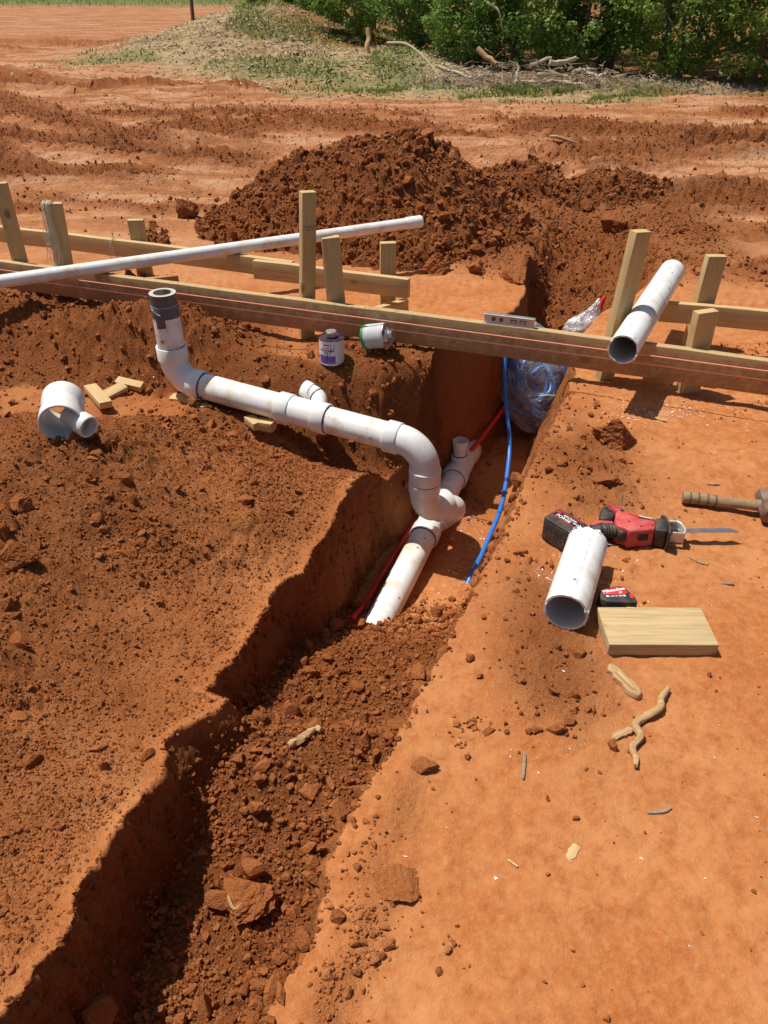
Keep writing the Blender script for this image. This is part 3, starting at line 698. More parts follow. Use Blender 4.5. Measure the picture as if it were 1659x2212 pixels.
# flap torn from stake 5, ink stamps
flap = prism('torn_flap', [(-.016, .0), (.016, .0), (.017, -.04), (.004, -.078), (-.008, -.072), (-.017, -.03)], 0, .006, (M_WOOD,), .0015, 1)
o = link('torn_flap', flap, S5); o.matrix_world = place((-.237, by(-.235, .062) - .030, .476), (1, -.2, 0), (0, -1, 0))
def stamp_on(parent, rows, x, y, z, yaw, size):
    for k, s in enumerate(rows):
        q = lettering('stamp', s, size, M_STAMP, parent); q.matrix_world = Matrix.Translation((x, y, z - k * size * 1.1)) @ Euler((math.pi / 2, 0, yaw)).to_matrix().to_4x4()
ang = .45
def face_pt(S, u, z, off):  # point on the camera-facing wide face of a stake
    m = S.matrix_world; return m @ Vector((z, u, off))
bpy.context.view_layer.update()
def stamp_local(S, rows, along, size, off, u0=0.0):
    """writing across the wide face of a stake; local X is up, local Z is out"""
    for k, s in enumerate(rows):
        q = lettering('stamp', s, size, M_STAMP, S); q.matrix_local = Matrix(((0, 1, 0, along - k * size * 1.15), (1, 0, 0, u0), (0, 0, -1, 0), (0, 0, 0, 1))) @ Matrix.Translation((0, 0, 0))
        q.matrix_local = Matrix.Translation((along - k * size * 1.15, u0, off)) @ Matrix(((0, 1, 0, 0), (-1, 0, 0, 0), (0, 0, 1, 0), (0, 0, 0, 1)))
stamp_local(S4, ('TIMBERS HT', 'KD-HT'), .235, .011, .0222)
# stamp on the left back board
def stamp_board():
    p = on_back(-1.13) + .019 * BN
    for k, s in enumerate(('IIII', 'KD HT', 'II IE')):
        q = lettering('stamp', s, .018, M_STAMP, BOARD_L); q.matrix_world = place((p[0], p[1], .185 - k * .019), BD, BN)
BOARD_L = [o for o in COL.objects if o.get('label', '').startswith('pale back form board at the left')][0]
stamp_board()
# nail with a loop of twine on the left back board
npos = on_back(-1.50) + .004 * BN
nail = tag(link('nail', lathe('nail', [(0, 0), (0, .0022), (.045, .0022), (.045, .0055), (.048, .0055), (.048, 0)], (npos[0], npos[1], .20), (.04, .02, 1), 8, (M_NAIL,))), 'bent nail standing in the top of the left back board, string looped on it', 'nail')
def twine(name, pts, r, label=None, parent=None, m=M_TWINE):
    o = link(name, tube(name, spline(pts, 40), r, 6, (m,)), parent)
    return tag(o, label, 'string') if label else o
q = npos + .024 * BN
twine('twine_loop', [(npos[0], npos[1], .225), (q[0] - .006, q[1], .205), (q[0] - .012, q[1] - .004, .13), (q[0] - .02, q[1] - .01, .04), (q[0] - .01, q[1] - .01, .035), (q[0] + .002, q[1], .12), (q[0] + .004, q[1], .205), (npos[0] + .002, npos[1], .228)], .0014, 'thin loop of string hanging from the nail on the left back board')
# hank of white string over stake 2
hank = empty('string_hank', (-1.64, by(-1.64, .05), .5)); tag(hank, 'tangled hank of white string draped over the top of a stake', 'string')
sx, sy = -1.640, by(-1.64, .056); g = random.Random(5)
for k in range(15):
    u = g.uniform(-.026, .014); dn = g.uniform(.16, .30); f = sy - .032 - g.uniform(0, .012); w = g.uniform(.008, .022)
    pts = [(sx + u + .01, sy + .028, .46), (sx + u, sy + .012, .506), (sx + u, f + .012, .508), (sx + u - .004, f, .47), (sx + u - .012 + g.uniform(-.006, .006), f - .004, .5 - dn * .6), (sx + u - .016 - w, f - .008, .5 - dn), (sx + u - .010, f - .012, .49 - dn - .016), (sx + u + w * .4, f - .008, .5 - dn * .95), (sx + u - .002, f - .004, .5 - dn * .5)]
    o = link('strand', tube('strand', spline(pts, 36), .0011, 5, (M_TWINE,)), hank); o.matrix_parent_inverse = Matrix.Translation(-hank.location)
# two orange mason lines in front of the board
for z, lab in ((.201, 'upper of the two taut orange mason lines in front of the long board'), (.165, 'lower of the two taut orange mason lines, crossing the tipped can')):
    a = on_front(-3.3) + .12 * FN; b = on_front(2.5) + .12 * FN; n = 40
    pts = [(a[0] + (b[0] - a[0]) * k / n, a[1] + (b[1] - a[1]) * k / n, z - .004 * math.sin(math.pi * k / n)) for k in range(n + 1)]
    tag(link('mason_line', tube('mason_line', pts, .0022, 6, (M_LINE,))), lab, 'string', 'orange mason lines')

# ------------------------------------------------------------------ loose pipes lying across the forms
def pipe_mesh(name, a, b, r, ri, seg=40, jag=(.0, .0), mats=None):
    a, b = vec(*a), vec(*b); L = np.linalg.norm(b - a); n = 12
    prof = [(L * k / n, r) for k in range(n + 1)] + [(L, ri)] + [(L * (n - 1 - k) / n + L / n * 0, ri) for k in range(n)]
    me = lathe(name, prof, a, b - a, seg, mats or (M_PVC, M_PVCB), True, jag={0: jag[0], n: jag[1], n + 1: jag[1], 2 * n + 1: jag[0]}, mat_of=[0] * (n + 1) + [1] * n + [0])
    return me
a = vec(-2.21, 3.415, .222); dd = vec(.7166, .3406, .0101)
t = empty('long_pipe', a); tag(t, 'long thin white pipe lying slantwise over both left form boards', 'pipe')
def child(name, me, parent):
    o = link(name, me, parent); o.matrix_parent_inverse = Matrix.Translation(-parent.location); return o
e = a + dd * 3.36
child('pipe', pipe_mesh('pipe', a - dd * .6, e, .0302, .026, 28, mats=(M_PVCC, M_PVCB)), t)
child('bell_end', lathe('bell_end', [(-.01, .0302), (0, .0335), (.085, .0345), (.09, .0335), (.09, .030), (.0, .030)], e - unit(dd) * .075, dd, 28, (M_PVCF,), True), t)
pr = tag(link('fat_pipe', pipe_mesh('fat_pipe', (.90, 2.726, .258), (1.35, 3.60, .274), .0572, .0512, 44, (.0018, .001))), 'fat white pipe lying over the right form boards, open sawn end towards us', 'pipe')

# ------------------------------------------------------------------ the drain pipe assembly in the trench
RB = vec(-.925, 3.152, -.062); EU = vec(.0385, 2.733, -.123); AD = unit(EU - RB)
dr = empty('drain_pipe_assembly', (RB[0], RB[1], RB[2] - .06)); tag(dr, 'glued white drain pipe run with riser, bends and wyes in the trench', 'drain pipe')
R, RH, RI = .0572, .0665, .0512
def hub(name, p, d, L, r=RH, ri=R, label=None, m=M_PVCF):
    return child(name, lathe(name, [(0, r - .002), (.002, r), (L - .002, r), (L, r - .0015), (L, ri), (0, ri)], p, d, 40, (m,), True), dr)
def ring_of(p, d, r=R + .0012, L=.006):
    return child('primer_ring', lathe('primer_ring', [(0, r - .001), (.001, r), (L - .001, r + .0004), (L, r - .001)], p, d, 36, (M_PURPLE,), jag={0: .0012, 3: .0012}), dr)
def bend(p, d0, d1, rad, n=14):
    """quarter sweep from p: heading d0 turning to d1"""
    d0, d1 = unit(d0), unit(d1); return [p + rad * (math.sin(a) * d0 + (1 - math.cos(a)) * d1) for a in np.linspace(0, math.pi / 2, n)]
UPV = vec(0, 0, 1)
# riser
child('riser_pipe', pipe_mesh('riser_pipe', (RB[0], RB[1], .05), (RB[0], RB[1], .282), R, RI), dr)
hub('elbow_hub', vec(RB[0], RB[1], .035), UPV, .062); ring_of(vec(RB[0], RB[1], .0955), UPV, R + .0010, .004)
pth = bend(vec(RB[0], RB[1], .037), -UPV, AD, .098)
child('riser_elbow', tube('riser_elbow', pth, .0605, 36, (M_PVCF,)), dr)
hs = pth[-1] - AD * .012; hub('elbow_hub', hs, AD, .058); he = hs + AD * .058; ring_of(he - AD * .002, AD, R + .0025, .007)
child('primer_drip', tube('primer_drip', spline([he + vec(-.004, -.050, -.03), he + vec(-.012, -.062, -.028), he + vec(-.03, -.063, -.024)], 12), [.004] * 12 if False else .0035, 8, (M_PURPLE,)), dr)
wrap = child('tape_wrap', lathe('tape_wrap', [(0, R + .0005), (0, R + .0012), (.047, R + .0016), (.0495, R + .0005)], (RB[0], RB[1], .231), UPV, 40, (M_TAPE,), jag={0: .0006, 1: .0006}), dr)
def tape_patch():
    a = np.linspace(-2.15, -1.42, 9); V = []; 
    for z in (.236, .215, .196):
        for x in a: V.append((RB[0] + (R + .0008) * math.cos(x), RB[1] + (R + .0008) * math.sin(x), z + (.010 * (x + 1.42) if z < .2 else 0)))
    F = [(k * 9 + i, k * 9 + i + 1, (k + 1) * 9 + i + 1, (k + 1) * 9 + i) for k in range(2) for i in range(8)]
    return raw_mesh('tape_patch', V, np.array(F), True, (M_TAPE,))
child('tape_patch', tape_patch(), dr)
# wrinkle in the tape: a light crease
child('tape_crease', tube('tape_crease', spline([(RB[0] - .044, RB[1] - .042, .274), (RB[0] - .036, RB[1] - .050, .268), (RB[0] - .020, RB[1] - .058, .256), (RB[0] - .006, RB[1] - .061, .252)], 16), .0022, 6, (M_TIN,)), dr)
# upper run with the tee in it
def onA(x): s = (x - RB[0]) / AD[0]; return RB + AD * s
child('pipe', pipe_mesh('pipe', he - AD * .03, onA(-.40), R, RI), dr)
child('tee_body', tube('tee_body', [onA(-.425), onA(-.245)], .0608, 40, (M_PVCF,)), dr)
hub('tee_hub', onA(-.445), AD, .060); hub('tee_hub', onA(-.285), AD, .056); ring_of(onA(-.285) + AD * .0565, AD, R + .0018, .004)
child('tee_branch', tube('tee_branch', spline([onA(-.30), (-.275, 2.945, -.078), (-.285, 2.975, -.058), (-.318, 2.995, -.045)], 24), .0345, 24, (M_PVCF,)), dr)
bd = unit((-.8, .45, .25)); child('branch_elbow_hub', lathe('branch_elbow_hub', [(0, .036), (.002, .0385), (.036, .0385), (.038, .037), (.038, .030), (0, .030)], (-.312, 2.991, -.048), bd, 28, (M_PVCF,), True), dr)
child('primer_ring', lathe('primer_ring', [(0, .0346), (.001, .0356), (.005, .0356), (.006, .0346)], (-.286, 2.976, -.057), unit((-.6, .6, .35)), 24, (M_PURPLE,)), dr)
child('pipe', pipe_mesh('pipe', onA(-.26), onA(.04), R, RI), dr)
# sweep down into the deep trench
hub('sweep_hub', onA(.012), AD, .056)
AH = unit((AD[0], AD[1], 0)); st = onA(.062); pth = bend(st, AH, -UPV, .116, 18)
child('sweep_elbow', tube('sweep_elbow', pth, .0608, 40, (M_PVCF,)), dr)
VX = pth[-1]
hub('sweep_hub', VX + vec(0, 0, .004), -UPV, .060); hub('sweep_hub', VX + vec(0, 0, -.0595), -UPV, .046)
child('joint_gap', lathe('joint_gap', [(0, .0635), (.004, .0635)], VX + vec(0, 0, -.056), -UPV, 36, (M_BLACKP,)), dr)
lo = VX + vec(0, 0, -.10)
B1 = vec(.272, 2.757, -.475) + vec(.0, 0, 0)
low = spline([lo + vec(0, 0, .02), lo, lo + vec(.004, .003, -.05), lo + vec(.030, .024, -.100), lo + vec(.070, .056, -.122), B1 + vec(.02, .015, -.03), vec(.300, 2.83, -.545), vec(.262, 2.865, -.612), vec(.222, 2.862, -.64)], 60)
child('lower_sweep', tube('lower_sweep', low, .0605, 40, (M_PVCF,)), dr)
hub('combo_hub', lo + vec(.052, .042, -.118), unit((.78, .62, -.12)), .066)
# deep run
RS = vec(-.038, 2.145, -.6495); RD = unit((.45, 1.25, .028))
def onR(y): return RS + RD * ((y - RS[1]) / RD[1])
child('run_pipe', pipe_mesh('run_pipe', RS, onR(2.78), R, RI, 44, (.006, .0)), dr)
child('combo_body', tube('combo_body', [onR(2.745), onR(3.0)], .0612, 40, (M_PVCF,)), dr)
hub('combo_hub', onR(2.735), RD, .060); ring_of(onR(2.735) - RD * .007, RD, R + .0018, .009)
hub('combo_hub', onR(2.965), RD, .055)
child('run_pipe', pipe_mesh('run_pipe', onR(2.98), onR(3.24), R, RI), dr)
child('wye_body', tube('wye_body', [onR(3.215), onR(3.47)], .0612, 40, (M_PVCF,)), dr)
hub('wye_hub', onR(3.20), RD, .06); ring_of(onR(3.20) - RD * .004, RD, R + .0018, .005)
hub('wye_hub', onR(3.43), RD, .065, .067)
sb = onR(3.295)
child('stub_saddle', lathe('stub_saddle', [(0, .046), (.03, .042), (.062, .041), (.066, .039), (.066, .033)], sb + vec(0, 0, .018), UPV, 28, (M_PVCF,)), dr)
child('primer_ring', lathe('primer_ring', [(0, .0335), (.001, .0352), (.006, .0352), (.007, .0335)], sb + vec(0, 0, .082), UPV, 24, (M_PURPLE,)), dr)
child('stub_pipe', lathe('stub_pipe', [(.06, .0318), (.118, .0322), (.122, .036), (.165, .0395), (.1665, .038), (.1665, .0325), (.125, .0318), (.125, .0)], sb, UPV, 30, (M_PVCF,)), dr)
# roll of tape standing on the riser
tr_ = empty('tape_roll', (RB[0], RB[1], .283)); tag(tr_, 'roll of grey duct tape standing on top of the taped riser pipe', 'tape roll')
q0 = (RB[0], RB[1], .2835)
child('tape', lathe('tape', [(0, .0415), (0, .0565), (.0475, .0560), (.0475, .0415)], q0, UPV, 44, (M_TAPE, M_CARD), mat_of=[0, 0, 1]), tr_)
child('core', lathe('core', [(0, .038), (0, .0413), (.0482, .0413), (.0482, .038)], q0, UPV, 44, (M_CARD,), True), tr_)
def core_print(a0, a1, z0, z1, m, nm):
    a = np.linspace(a0, a1, 12); V = [(q0[0] + .0377 * math.cos(x), q0[1] + .0377 * math.sin(x), q0[2] + z) for z in (z0, z1) for x in a]
    child(nm, raw_mesh(nm, V, np.array([(i, i + 1, 13 + i, 12 + i) for i in range(11)]), True, (m,)), tr_)
core_print(.75, 1.75, .030, .044, M_MAROON, 'core_print'); core_print(1.3, 2.5, .006, .022, M_MAROON, 'core_print')
for a0, z in ((1.25, .037), (1.9, .014)):
    lettering('core_lettering', 'NASHUA', .011, M_CREAM, tr_, lambda x, y, a0=a0, z=z: Vector((.0374 * math.cos(a0 - x / .0377), .0374 * math.sin(a0 - x / .0377), z + y)))

# ------------------------------------------------------------------ flexible supply pipes in the trench
def drape(pts, r, lift=0.0):
    P = spline(pts, 90); z = H(P[:, 0], P[:, 1]) + r + lift; P[:, 2] = np.maximum(P[:, 2], z); return P
tag(link('red_pipe', tube('red_pipe', spline([(-.125, 2.18, -.61), (-.072, 2.33, -.655), (.010, 2.58, -.680), (.092, 2.80, -.69), (.165, 2.99, -.69), (.26, 3.16, -.655), (.39, 3.33, -.60), (.51, 3.48, -.54), (.70, 3.78, -.45), (.84, 4.02, -.40)], 90), .0115, 16, (M_RED,))), 'red plastic water pipe running along the trench beside the deep drain', 'water pipe')
bl = empty('blue_pipe', (.60, 3.62, -.2)); tag(bl, 'blue plastic water pipe curving down the trench from the bagged coil', 'water pipe')
bp = drape([(.70, 3.80, -.10), (.625, 3.66, -.10), (.606, 3.58, -.20), (.618, 3.50, -.37), (.635, 3.40, -.51), (.615, 3.25, -.59), (.555, 3.0, -.65), (.458, 2.75, -.69), (.378, 2.56, -.712), (.335, 2.46, -.73)], .011)
bp[-9:, 2] -= np.linspace(0, .05, 9)
child('tubing', tube('tubing', bp, .0112, 16, (M_BLUE,)), bl)
k = int(np.argmin(np.abs(bp[:, 1] - 3.16) + (bp[:, 2] > -.4) * 9)); child('tape_mark', tube('tape_mark', bp[k - 1:k + 1], .0118, 16, (plain('dark_blue_tape', (.01, .03, .14), .5),)), bl)
k = int(np.argmin(np.abs(bp[:, 1] - 3.40))); 

# bagged coil under the form board
co = empty('pipe_coil', (.80, 3.74, -.52)); tag(co, 'coil of blue plastic pipe inside the clear bag under the form board', 'pipe coil')
cc = vec(.80, 3.73, -.335); ex = unit((.93, .16, .32)); ey = unit(np.cross(vec(.15, -.9, .35), ex)); ez = np.cross(ex, ey)
g = random.Random(3)
for k in range(18):
    r0 = (.205, .185, .16, .13, .10, .07)[k % 6]; off = (k - 9) * .008 + g.uniform(-.006, .006); a = np.linspace(0, 2 * np.pi, 40)
    jx, jy, jp = g.uniform(-.03, .03), g.uniform(-.03, .02), g.uniform(0, 6)
    pts = [cc + ex * (jx + .70 * r0 * math.cos(t) * (1 + .10 * math.sin(3 * t + jp))) + ey * (jy + r0 * 1.08 * math.sin(t) * (1 + .08 * math.sin(2 * t + jp))) + ez * (off + .02 * math.sin(t * 2 + k)) for t in a]
    child('loop', tube('loop', pts, .0112, 12, (M_BLUEL,), cap=False), co)
def bag_mesh(name, c, sx, sy, sz, ax, seed, mat_, pinch=0.0):
    V, F = ico(5); V = V.copy(); r = np.random.default_rng(seed)
    n3 = lambda P, s, k: vnoise(P[:, 0] * s + P[:, 2] * .7 * s, P[:, 1] * s + P[:, 2] * s, seed + k)
    rad = 1 + .10 * n3(V, 2.2, 0) + .075 * np.abs(n3(V, 5, 1)) - .05 * np.abs(n3(V, 11, 2)) + .02 * n3(V, 24, 3)
    V = V * rad[:, None]
    if pinch: w = smooth(.2, 1.05, V[:, 2]); V[:, 0] *= 1 - pinch * w; V[:, 1] *= 1 - pinch * w; V[:, 2] += .35 * w ** 2
    W = c + V[:, :1] * sx * ax[0] + V[:, 1:2] * sy * ax[1] + V[:, 2:3] * sz * ax[2]
    return raw_mesh(name, W, F, True, (mat_,))
bg1 = tag(link('plastic_bag', bag_mesh('plastic_bag', cc + vec(.01, -.01, -.01), .19, .10, .285, (ex, ez, ey), 5, M_FILM)), 'clear plastic bag with blue pipe inside, hanging in the trench below the board', 'plastic bag')
V2 = [(.055, -.02, .0), (.11, .01, .0)]
child('twist_tie', tube('twist_tie', spline([(.80, 3.605, -.36), (.84, 3.60, -.355), (.885, 3.615, -.365), (.91, 3.64, -.36)], 16), .0028, 6, (M_TWINE,)), bg1) if False else link('bag_tag', tube('bag_tag', spline([(.80, 3.600, -.37), (.84, 3.592, -.36), (.885, 3.605, -.37)], 16), .0028, 6, (M_TWINE,)), bg1)
b2 = tag(link('plastic_bag', bag_mesh('plastic_bag', vec(1.125, 4.12, -.205), .115, .075, .125, (unit((1, .1, -.1)), vec(0, 1, 0), unit((.38, .1, 1))), 9, M_FILMW, .78)), 'crinkled clear bag with a twisted top standing in the pit behind the board', 'plastic bag')
tag(link('red_pipe', tube('red_pipe', spline([(1.10, 4.20, -.33), (1.17, 4.16, -.24), (1.20, 4.16, -.16), (1.215, 4.17, -.07), (1.225, 4.18, -.045)], 30), .011, 12, (M_RED,))), 'end of red plastic pipe poking out of the crinkled bag', 'water pipe')

# ------------------------------------------------------------------ two cans by the board
def cyl_patch(name, p, axis_fr, r, a0, a1, s0, s1, mat_, parent, n=18):
    u, v, w = axis_fr; a = np.linspace(a0, a1, n); V = [p + w * s + r * (math.cos(x) * u + math.sin(x) * v) for s in (s0, s1) for x in a]
    o = link(name, raw_mesh(name, V, np.array([(i, i + 1, n + 1 + i, n + i) for i in range(n - 1)]), True, (mat_,)), parent); o.matrix_parent_inverse = Matrix.Translation(-parent.location); return o
def cyl_text(name, s, size, p, fr, r, ac, sc, mat_, parent, bold=0., sgn=1):
    u, v, w = fr; loc = np.array(parent.location)
    def fn(x, y):
        a = ac + sgn * x / r; q = p + w * (sc + y) + r * (math.cos(a) * u + math.sin(a) * v) - loc; return Vector(q)
    return lettering(name, s, size, mat_, parent, fn, bold=bold)
pc = vec(-.229, 3.171, Hs(-.229, 3.171) - .004); can = empty('primer_can', pc); tag(can, 'upright can with purple and white label and dark stained top, on the trench edge', 'can')
fr0 = (vec(1, 0, 0), vec(0, 1, 0), vec(0, 0, 1)); rc = .0535
child('can_body', lathe('can_body', [(0, 0), (0, .0515), (.001, .0545), (.004, .0545), (.005, rc), (.111, rc), (.112, .0547), (.1155, .0547), (.116, .053), (.1125, .051), (.1125, 0)], pc, UPV, 48, (M_TIN, M_PRIMED), mat_of=[0] * 6 + [1] * 4), can)
child('label_wrap', lathe('label_wrap', [(.007, rc + .0004), (.109, rc + .0004)], pc, UPV, 48, (M_LABEL,)), can)
child('neck', lathe('neck', [(.1125, .024), (.122, .0225), (.124, .0225)], pc, UPV, 32, (M_PRIMED,)), can)
child('cap', lathe('cap', [(.120, .0238), (.124, .0245), (.128, .0235), (.131, .0245), (.139, .0243), (.141, .0225), (.1405, .018), (.1395, 0)], pc, UPV, 32, (M_TIN,)), can)
cyl_patch('purple_band', pc, fr0, rc + .0008, -2.75, -1.22, .010, .046, M_VIOLET, can)
cyl_patch('red_panel', pc, fr0, rc + .0009, -2.25, -1.72, .079, .098, M_REDP, can)
cyl_patch('purple_stripe', pc, fr0, rc + .0009, -1.64, -1.56, .060, .100, M_VIOLET, can, 4)
cyl_patch('purple_drip', pc, fr0, rc + .0011, -1.92, -1.86, .010, .066, M_PRIMED, can, 4)
cyl_text('brand_lettering', 'Oatey', .018, pc, fr0, rc + .0013, -1.985, .0888, M_WHITEP, can, .0004)
cyl_text('product_lettering', 'PURPLE PRIMER', .0105, pc, fr0, rc + .0013, -1.95, .0695, M_BLACKP, can, .0003)
cyl_text('product_lettering', 'IMPRIMADOR', .006, pc, fr0, rc + .0013, -1.95, .0600, M_BLACKP, can)
cyl_text('product_lettering', 'APPRET VIOLET', .0055, pc, fr0, rc + .0013, -1.95, .0520, M_BLACKP, can)
cyl_text('product_lettering', '32 FL OZ 946 mL', .0055, pc, fr0, rc + .0013, -1.50, .0165, M_WHITEP, can)
for j in range(9): cyl_text('small_print', 'lorem'[:0] or '- -- --- -- - ---', .0045, pc, fr0, rc + .0013, -.72, .100 - j * .0105, M_BLACKP, can)
cyl_patch('tear_drop_print', pc, fr0, rc + .0009, -1.42, -1.25, .070, .098, M_LABELG, can, 5)
# tipped can
b0 = vec(-.083, 3.228, .104); ax2 = unit((.84, -.34, .22)); c2 = empty('cement_can', b0); tag(c2, 'tipped silver can with green rim lying against the form board', 'can'); fr2 = frame(ax2)
child('can_body', lathe('can_body', [(0, 0), (0, .0515), (.001, .0545), (.004, .0545), (.005, rc), (.104, rc), (.105, .0547), (.1085, .0547), (.109, .053), (.106, .051), (.106, .036), (.116, .030), (.119, .0215)], b0, ax2, 48, (M_TIN, M_GREEN), mat_of=[0, 1, 1, 1] + [0] * 8), c2)
child('label_wrap', lathe('label_wrap', [(.014, rc + .0005), (.102, rc + .0005)], b0, ax2, 48, (M_LABELG,)), c2)
child('green_band', lathe('green_band', [(.005, rc + .0004), (.0135, rc + .0004)], b0, ax2, 48, (M_GREEN,)), c2)
child('cap', lathe('cap', [(.119, .0225), (.121, .0245), (.1255, .0235), (.129, .0245), (.136, .0243), (.138, .022), (.137, .016), (.137, 0)], b0 , ax2, 32, (M_TIN,)), c2)
child('dark_mouth', lathe('dark_mouth', [(0, 0), (0, .011), (.002, .011), (.002, 0)], b0 + ax2 * .1065 + fr2[0] * -.030 + fr2[1] * .02, ax2, 18, (M_BLACKP,)), c2)
for a0, a1, s0, s1 in ((0, 6.28, .030, .0318), (0, 6.28, .085, .0865)):
    child('label_line', lathe('label_line', [(s0, rc + .0009), (s1, rc + .0009)], b0, ax2, 48, (M_WHITEP,)), c2)

# ------------------------------------------------------------------ loose wye fitting on the left bank
wf = vec(-1.086, 2.285, .182); wd = unit((-.05, .19, .012)); wy = empty('loose_wye_fitting', (wf[0], wf[1], wf[2] - .07)); tag(wy, 'loose white wye fitting lying on the left bank, open mouth towards us', 'pipe fitting')
child('mouth_hub', lathe('mouth_hub', [(0, .0690), (.002, .0710), (.050, .0710), (.058, .0655), (.11, .0655), (.118, .0710), (.168, .0710), (.170, .069), (.170, .0635), (.118, .0620), (.112, .0585), (.058, .0585), (.052, .0625), (.0, .0640)], wf, wd, 48, (M_PVCF, M_PVCB), True, mat_of=[0] * 8 + [1] * 6), wy)
bs = wf + wd * .085; bdir = unit((.80, -.50, -.20)); 
child('branch', lathe('branch', [(.03, .0345), (.085, .0345), (.092, .0395), (.128, .0400), (.130, .0385), (.130, .0325), (.095, .0325)], bs, bdir, 32, (M_PVCF,)), wy)
child('bore_hole', lathe('bore_hole', [(0, .03), (.001, .03), (.001, .0)], wf + wd * .075 + unit((.98, .1, -.12)) * .0575, unit((-.98, -.1, .12)), 24, (M_BLACKP,)), wy) if False else None

# ------------------------------------------------------------------ lumber scraps, blocks, offcut
def scrap(name, c, d, size, mat_, label, up=(0, 0, 1), cat='wood scrap', group=None, seed=0, bevel=.002):
    o = link(name, box(name, size, (mat_,), bevel, cuts=2, wob=.0008, seed=seed), mtx=place(c, d, up)); return tag(o, label, cat, group)
scrap('wood_scrap', (-1.255, 3.055, -.098), (.58, -.80, -.03), (.20, .055, .030), M_WOOD, 'longest of the three wood scraps by the loose wye fitting', up=(.1, .0, 1), seed=31)
scrap('wood_scrap', (-1.205, 3.125, -.112), (.62, .75, .1), (.11, .050, .028), M_WOOD, 'stubby wood scrap tucked behind the longest scrap', up=(.1, -.3, 1), seed=32)
scrap('wood_scrap', (-1.155, 3.195, -.108), (.95, -.20, -.12), (.125, .042, .030), M_WOOD, 'wood scrap lying apart on the right of the other two scraps', up=(0, -.25, 1), seed=33)
scrap('wood_block', (-.815, 3.035, -.150), (.82, .40, 0), (.085, .055, .040), M_WOOD, 'wood block under the left end of the drain pipe, next to the elbow', seed=34, cat='wood block')
scrap('wood_block', (-.560, 2.925, -.158), (.55, -.75, 0), (.085, .045, .034), M_WOOD, 'left of the two wood blocks wedged under the middle of the drain pipe', seed=35, cat='wood block')
scrap('wood_block', (-.505, 2.905, -.160), (.80, -.35, .05), (.08, .045, .040), M_WOOD, 'right of the two wood blocks wedged under the middle of the drain pipe', seed=36, cat='wood block')
scrap('wood_block', (-.905, 3.115, -.148), (.9, -.2, 0), (.10, .06, .038), M_WOOD, 'wood block under the elbow at the foot of the riser', seed=37, cat='wood block')
scrap('board_offcut', (.7025, 1.4565, .0245), (1, -.006, 0), (.275, .140, .0385), M_OFFCUT, 'short thick board offcut lying flat by the tape measure', seed=38, cat='board offcut', bevel=.003)

# ------------------------------------------------------------------ sawn pipe piece
tag(link('pipe_offcut', pipe_mesh('pipe_offcut', (.469, 1.478, .0685), (.588, 1.770, .0685), R, RI, 56, (.0006, .0022))), 'short sawn piece of fat white pipe standing in front of the red saw', 'pipe offcut')
po = COL.objects['pipe_offcut']; po['label'] = 'short sawn piece of fat white pipe lying against the red saw'
# curls of plastic on its sawn ends
r = np.random.default_rng(77); V = []; F = []
pd = unit((.119, .292, 0)); pu, pv, _ = frame(pd)
for k in range(120):
    end = vec(.588, 1.770, .0685) if k < 100 else vec(.469, 1.478, .0685); a = r.uniform(0, 6.28); p = end + (R - .002) * (math.cos(a) * pu + math.sin(a) * pv) + r.normal(size=3) * .0025
    s = r.uniform(.0015, .005); b = len(V); V += [p + r.normal(size=3) * s for _ in range(3)]; F.append((b, b + 1, b + 2))
tag(link('saw_burr', raw_mesh('saw_burr', V, np.array(F), False, (M_CRUMB,)), po), kind='stuff')
for k, (s, txt) in enumerate(((.055, 'CC 8008'), (.115, 'D 1785'), (.175, '4 IN PVC'), (.235, 'SCH 40 DWV'))):
    # faint ink line of print along the top of the pipe
    p = vec(.469, 1.478, .0685) + pd * s; q = lettering('pipe_print', txt, .013, plain('faint_print%d' % k, (.62, .64, .66), .5), po)
    u_ = unit(np.cross(pd, UPV)); nrm = unit(UPV + .18 * u_); q.matrix_world = place(p + nrm * (R + .0006), pd, nrm)

# ------------------------------------------------------------------ reciprocating saw lying on its side
sw = empty('reciprocating_saw', (.70, 1.86, .008)); tag(sw, 'dusty red and black cordless saw lying on its side with the blade pointing right', 'power saw')
G = .008
red_out = [(.6905, 1.9650), (.7216, 1.9525), (.7541, 1.9215), (.7896, 1.9025), (.8185, 1.8900), (.8150, 1.8660), (.806, 1.836), (.775, 1.830), (.747, 1.828), (.728, 1.823), (.716, 1.838), (.700, 1.846), (.6915, 1.8590), (.6930, 1.8850), (.7090, 1.9250)]
body = child('housing', prism('housing', red_out, G, G + .066, (M_SAWRED,), .011, 3, .97), sw)
child('motor_cap', prism('motor_cap', [(.6885, 1.9690), (.668, 1.9480), (.6545, 1.9050), (.6590, 1.8905), (.690, 1.8920), (.7085, 1.9270), (.7005, 1.9600)], G + .003, G + .062, (M_SAWBLK,), .010, 3), sw)
for k in range(5):
    o = child('housing_rib', box('housing_rib', (.052 - .004 * k, .0024, .003), (M_SAWRED,), .0008, segs=1), sw); o.matrix_local = place((.712 - .005 * k * .4 - .70, 1.9535 - .006 * k - 1.86, .0655), (.80, -.48, 0))
child('grip', tube('grip', spline([(.606, 1.838, G + .038), (.640, 1.860, G + .036), (.668, 1.866, G + .036), (.704, 1.868, G + .036)], 40), [.0225 + .0012 * math.sin(k * 1.9) for k in range(39 if False else len(spline([(0, 0, 0), (1, 0, 0), (2, 0, 0), (3, 0, 0)], 40)))], 20, (M_SAWBLK,)), sw)
child('grip_top', prism('grip_top', [(.618, 1.876), (.650, 1.896), (.692, 1.892), (.694, 1.876), (.655, 1.882), (.630, 1.868)], G + .012, G + .056, (M_SAWRED,), .004, 2), sw)
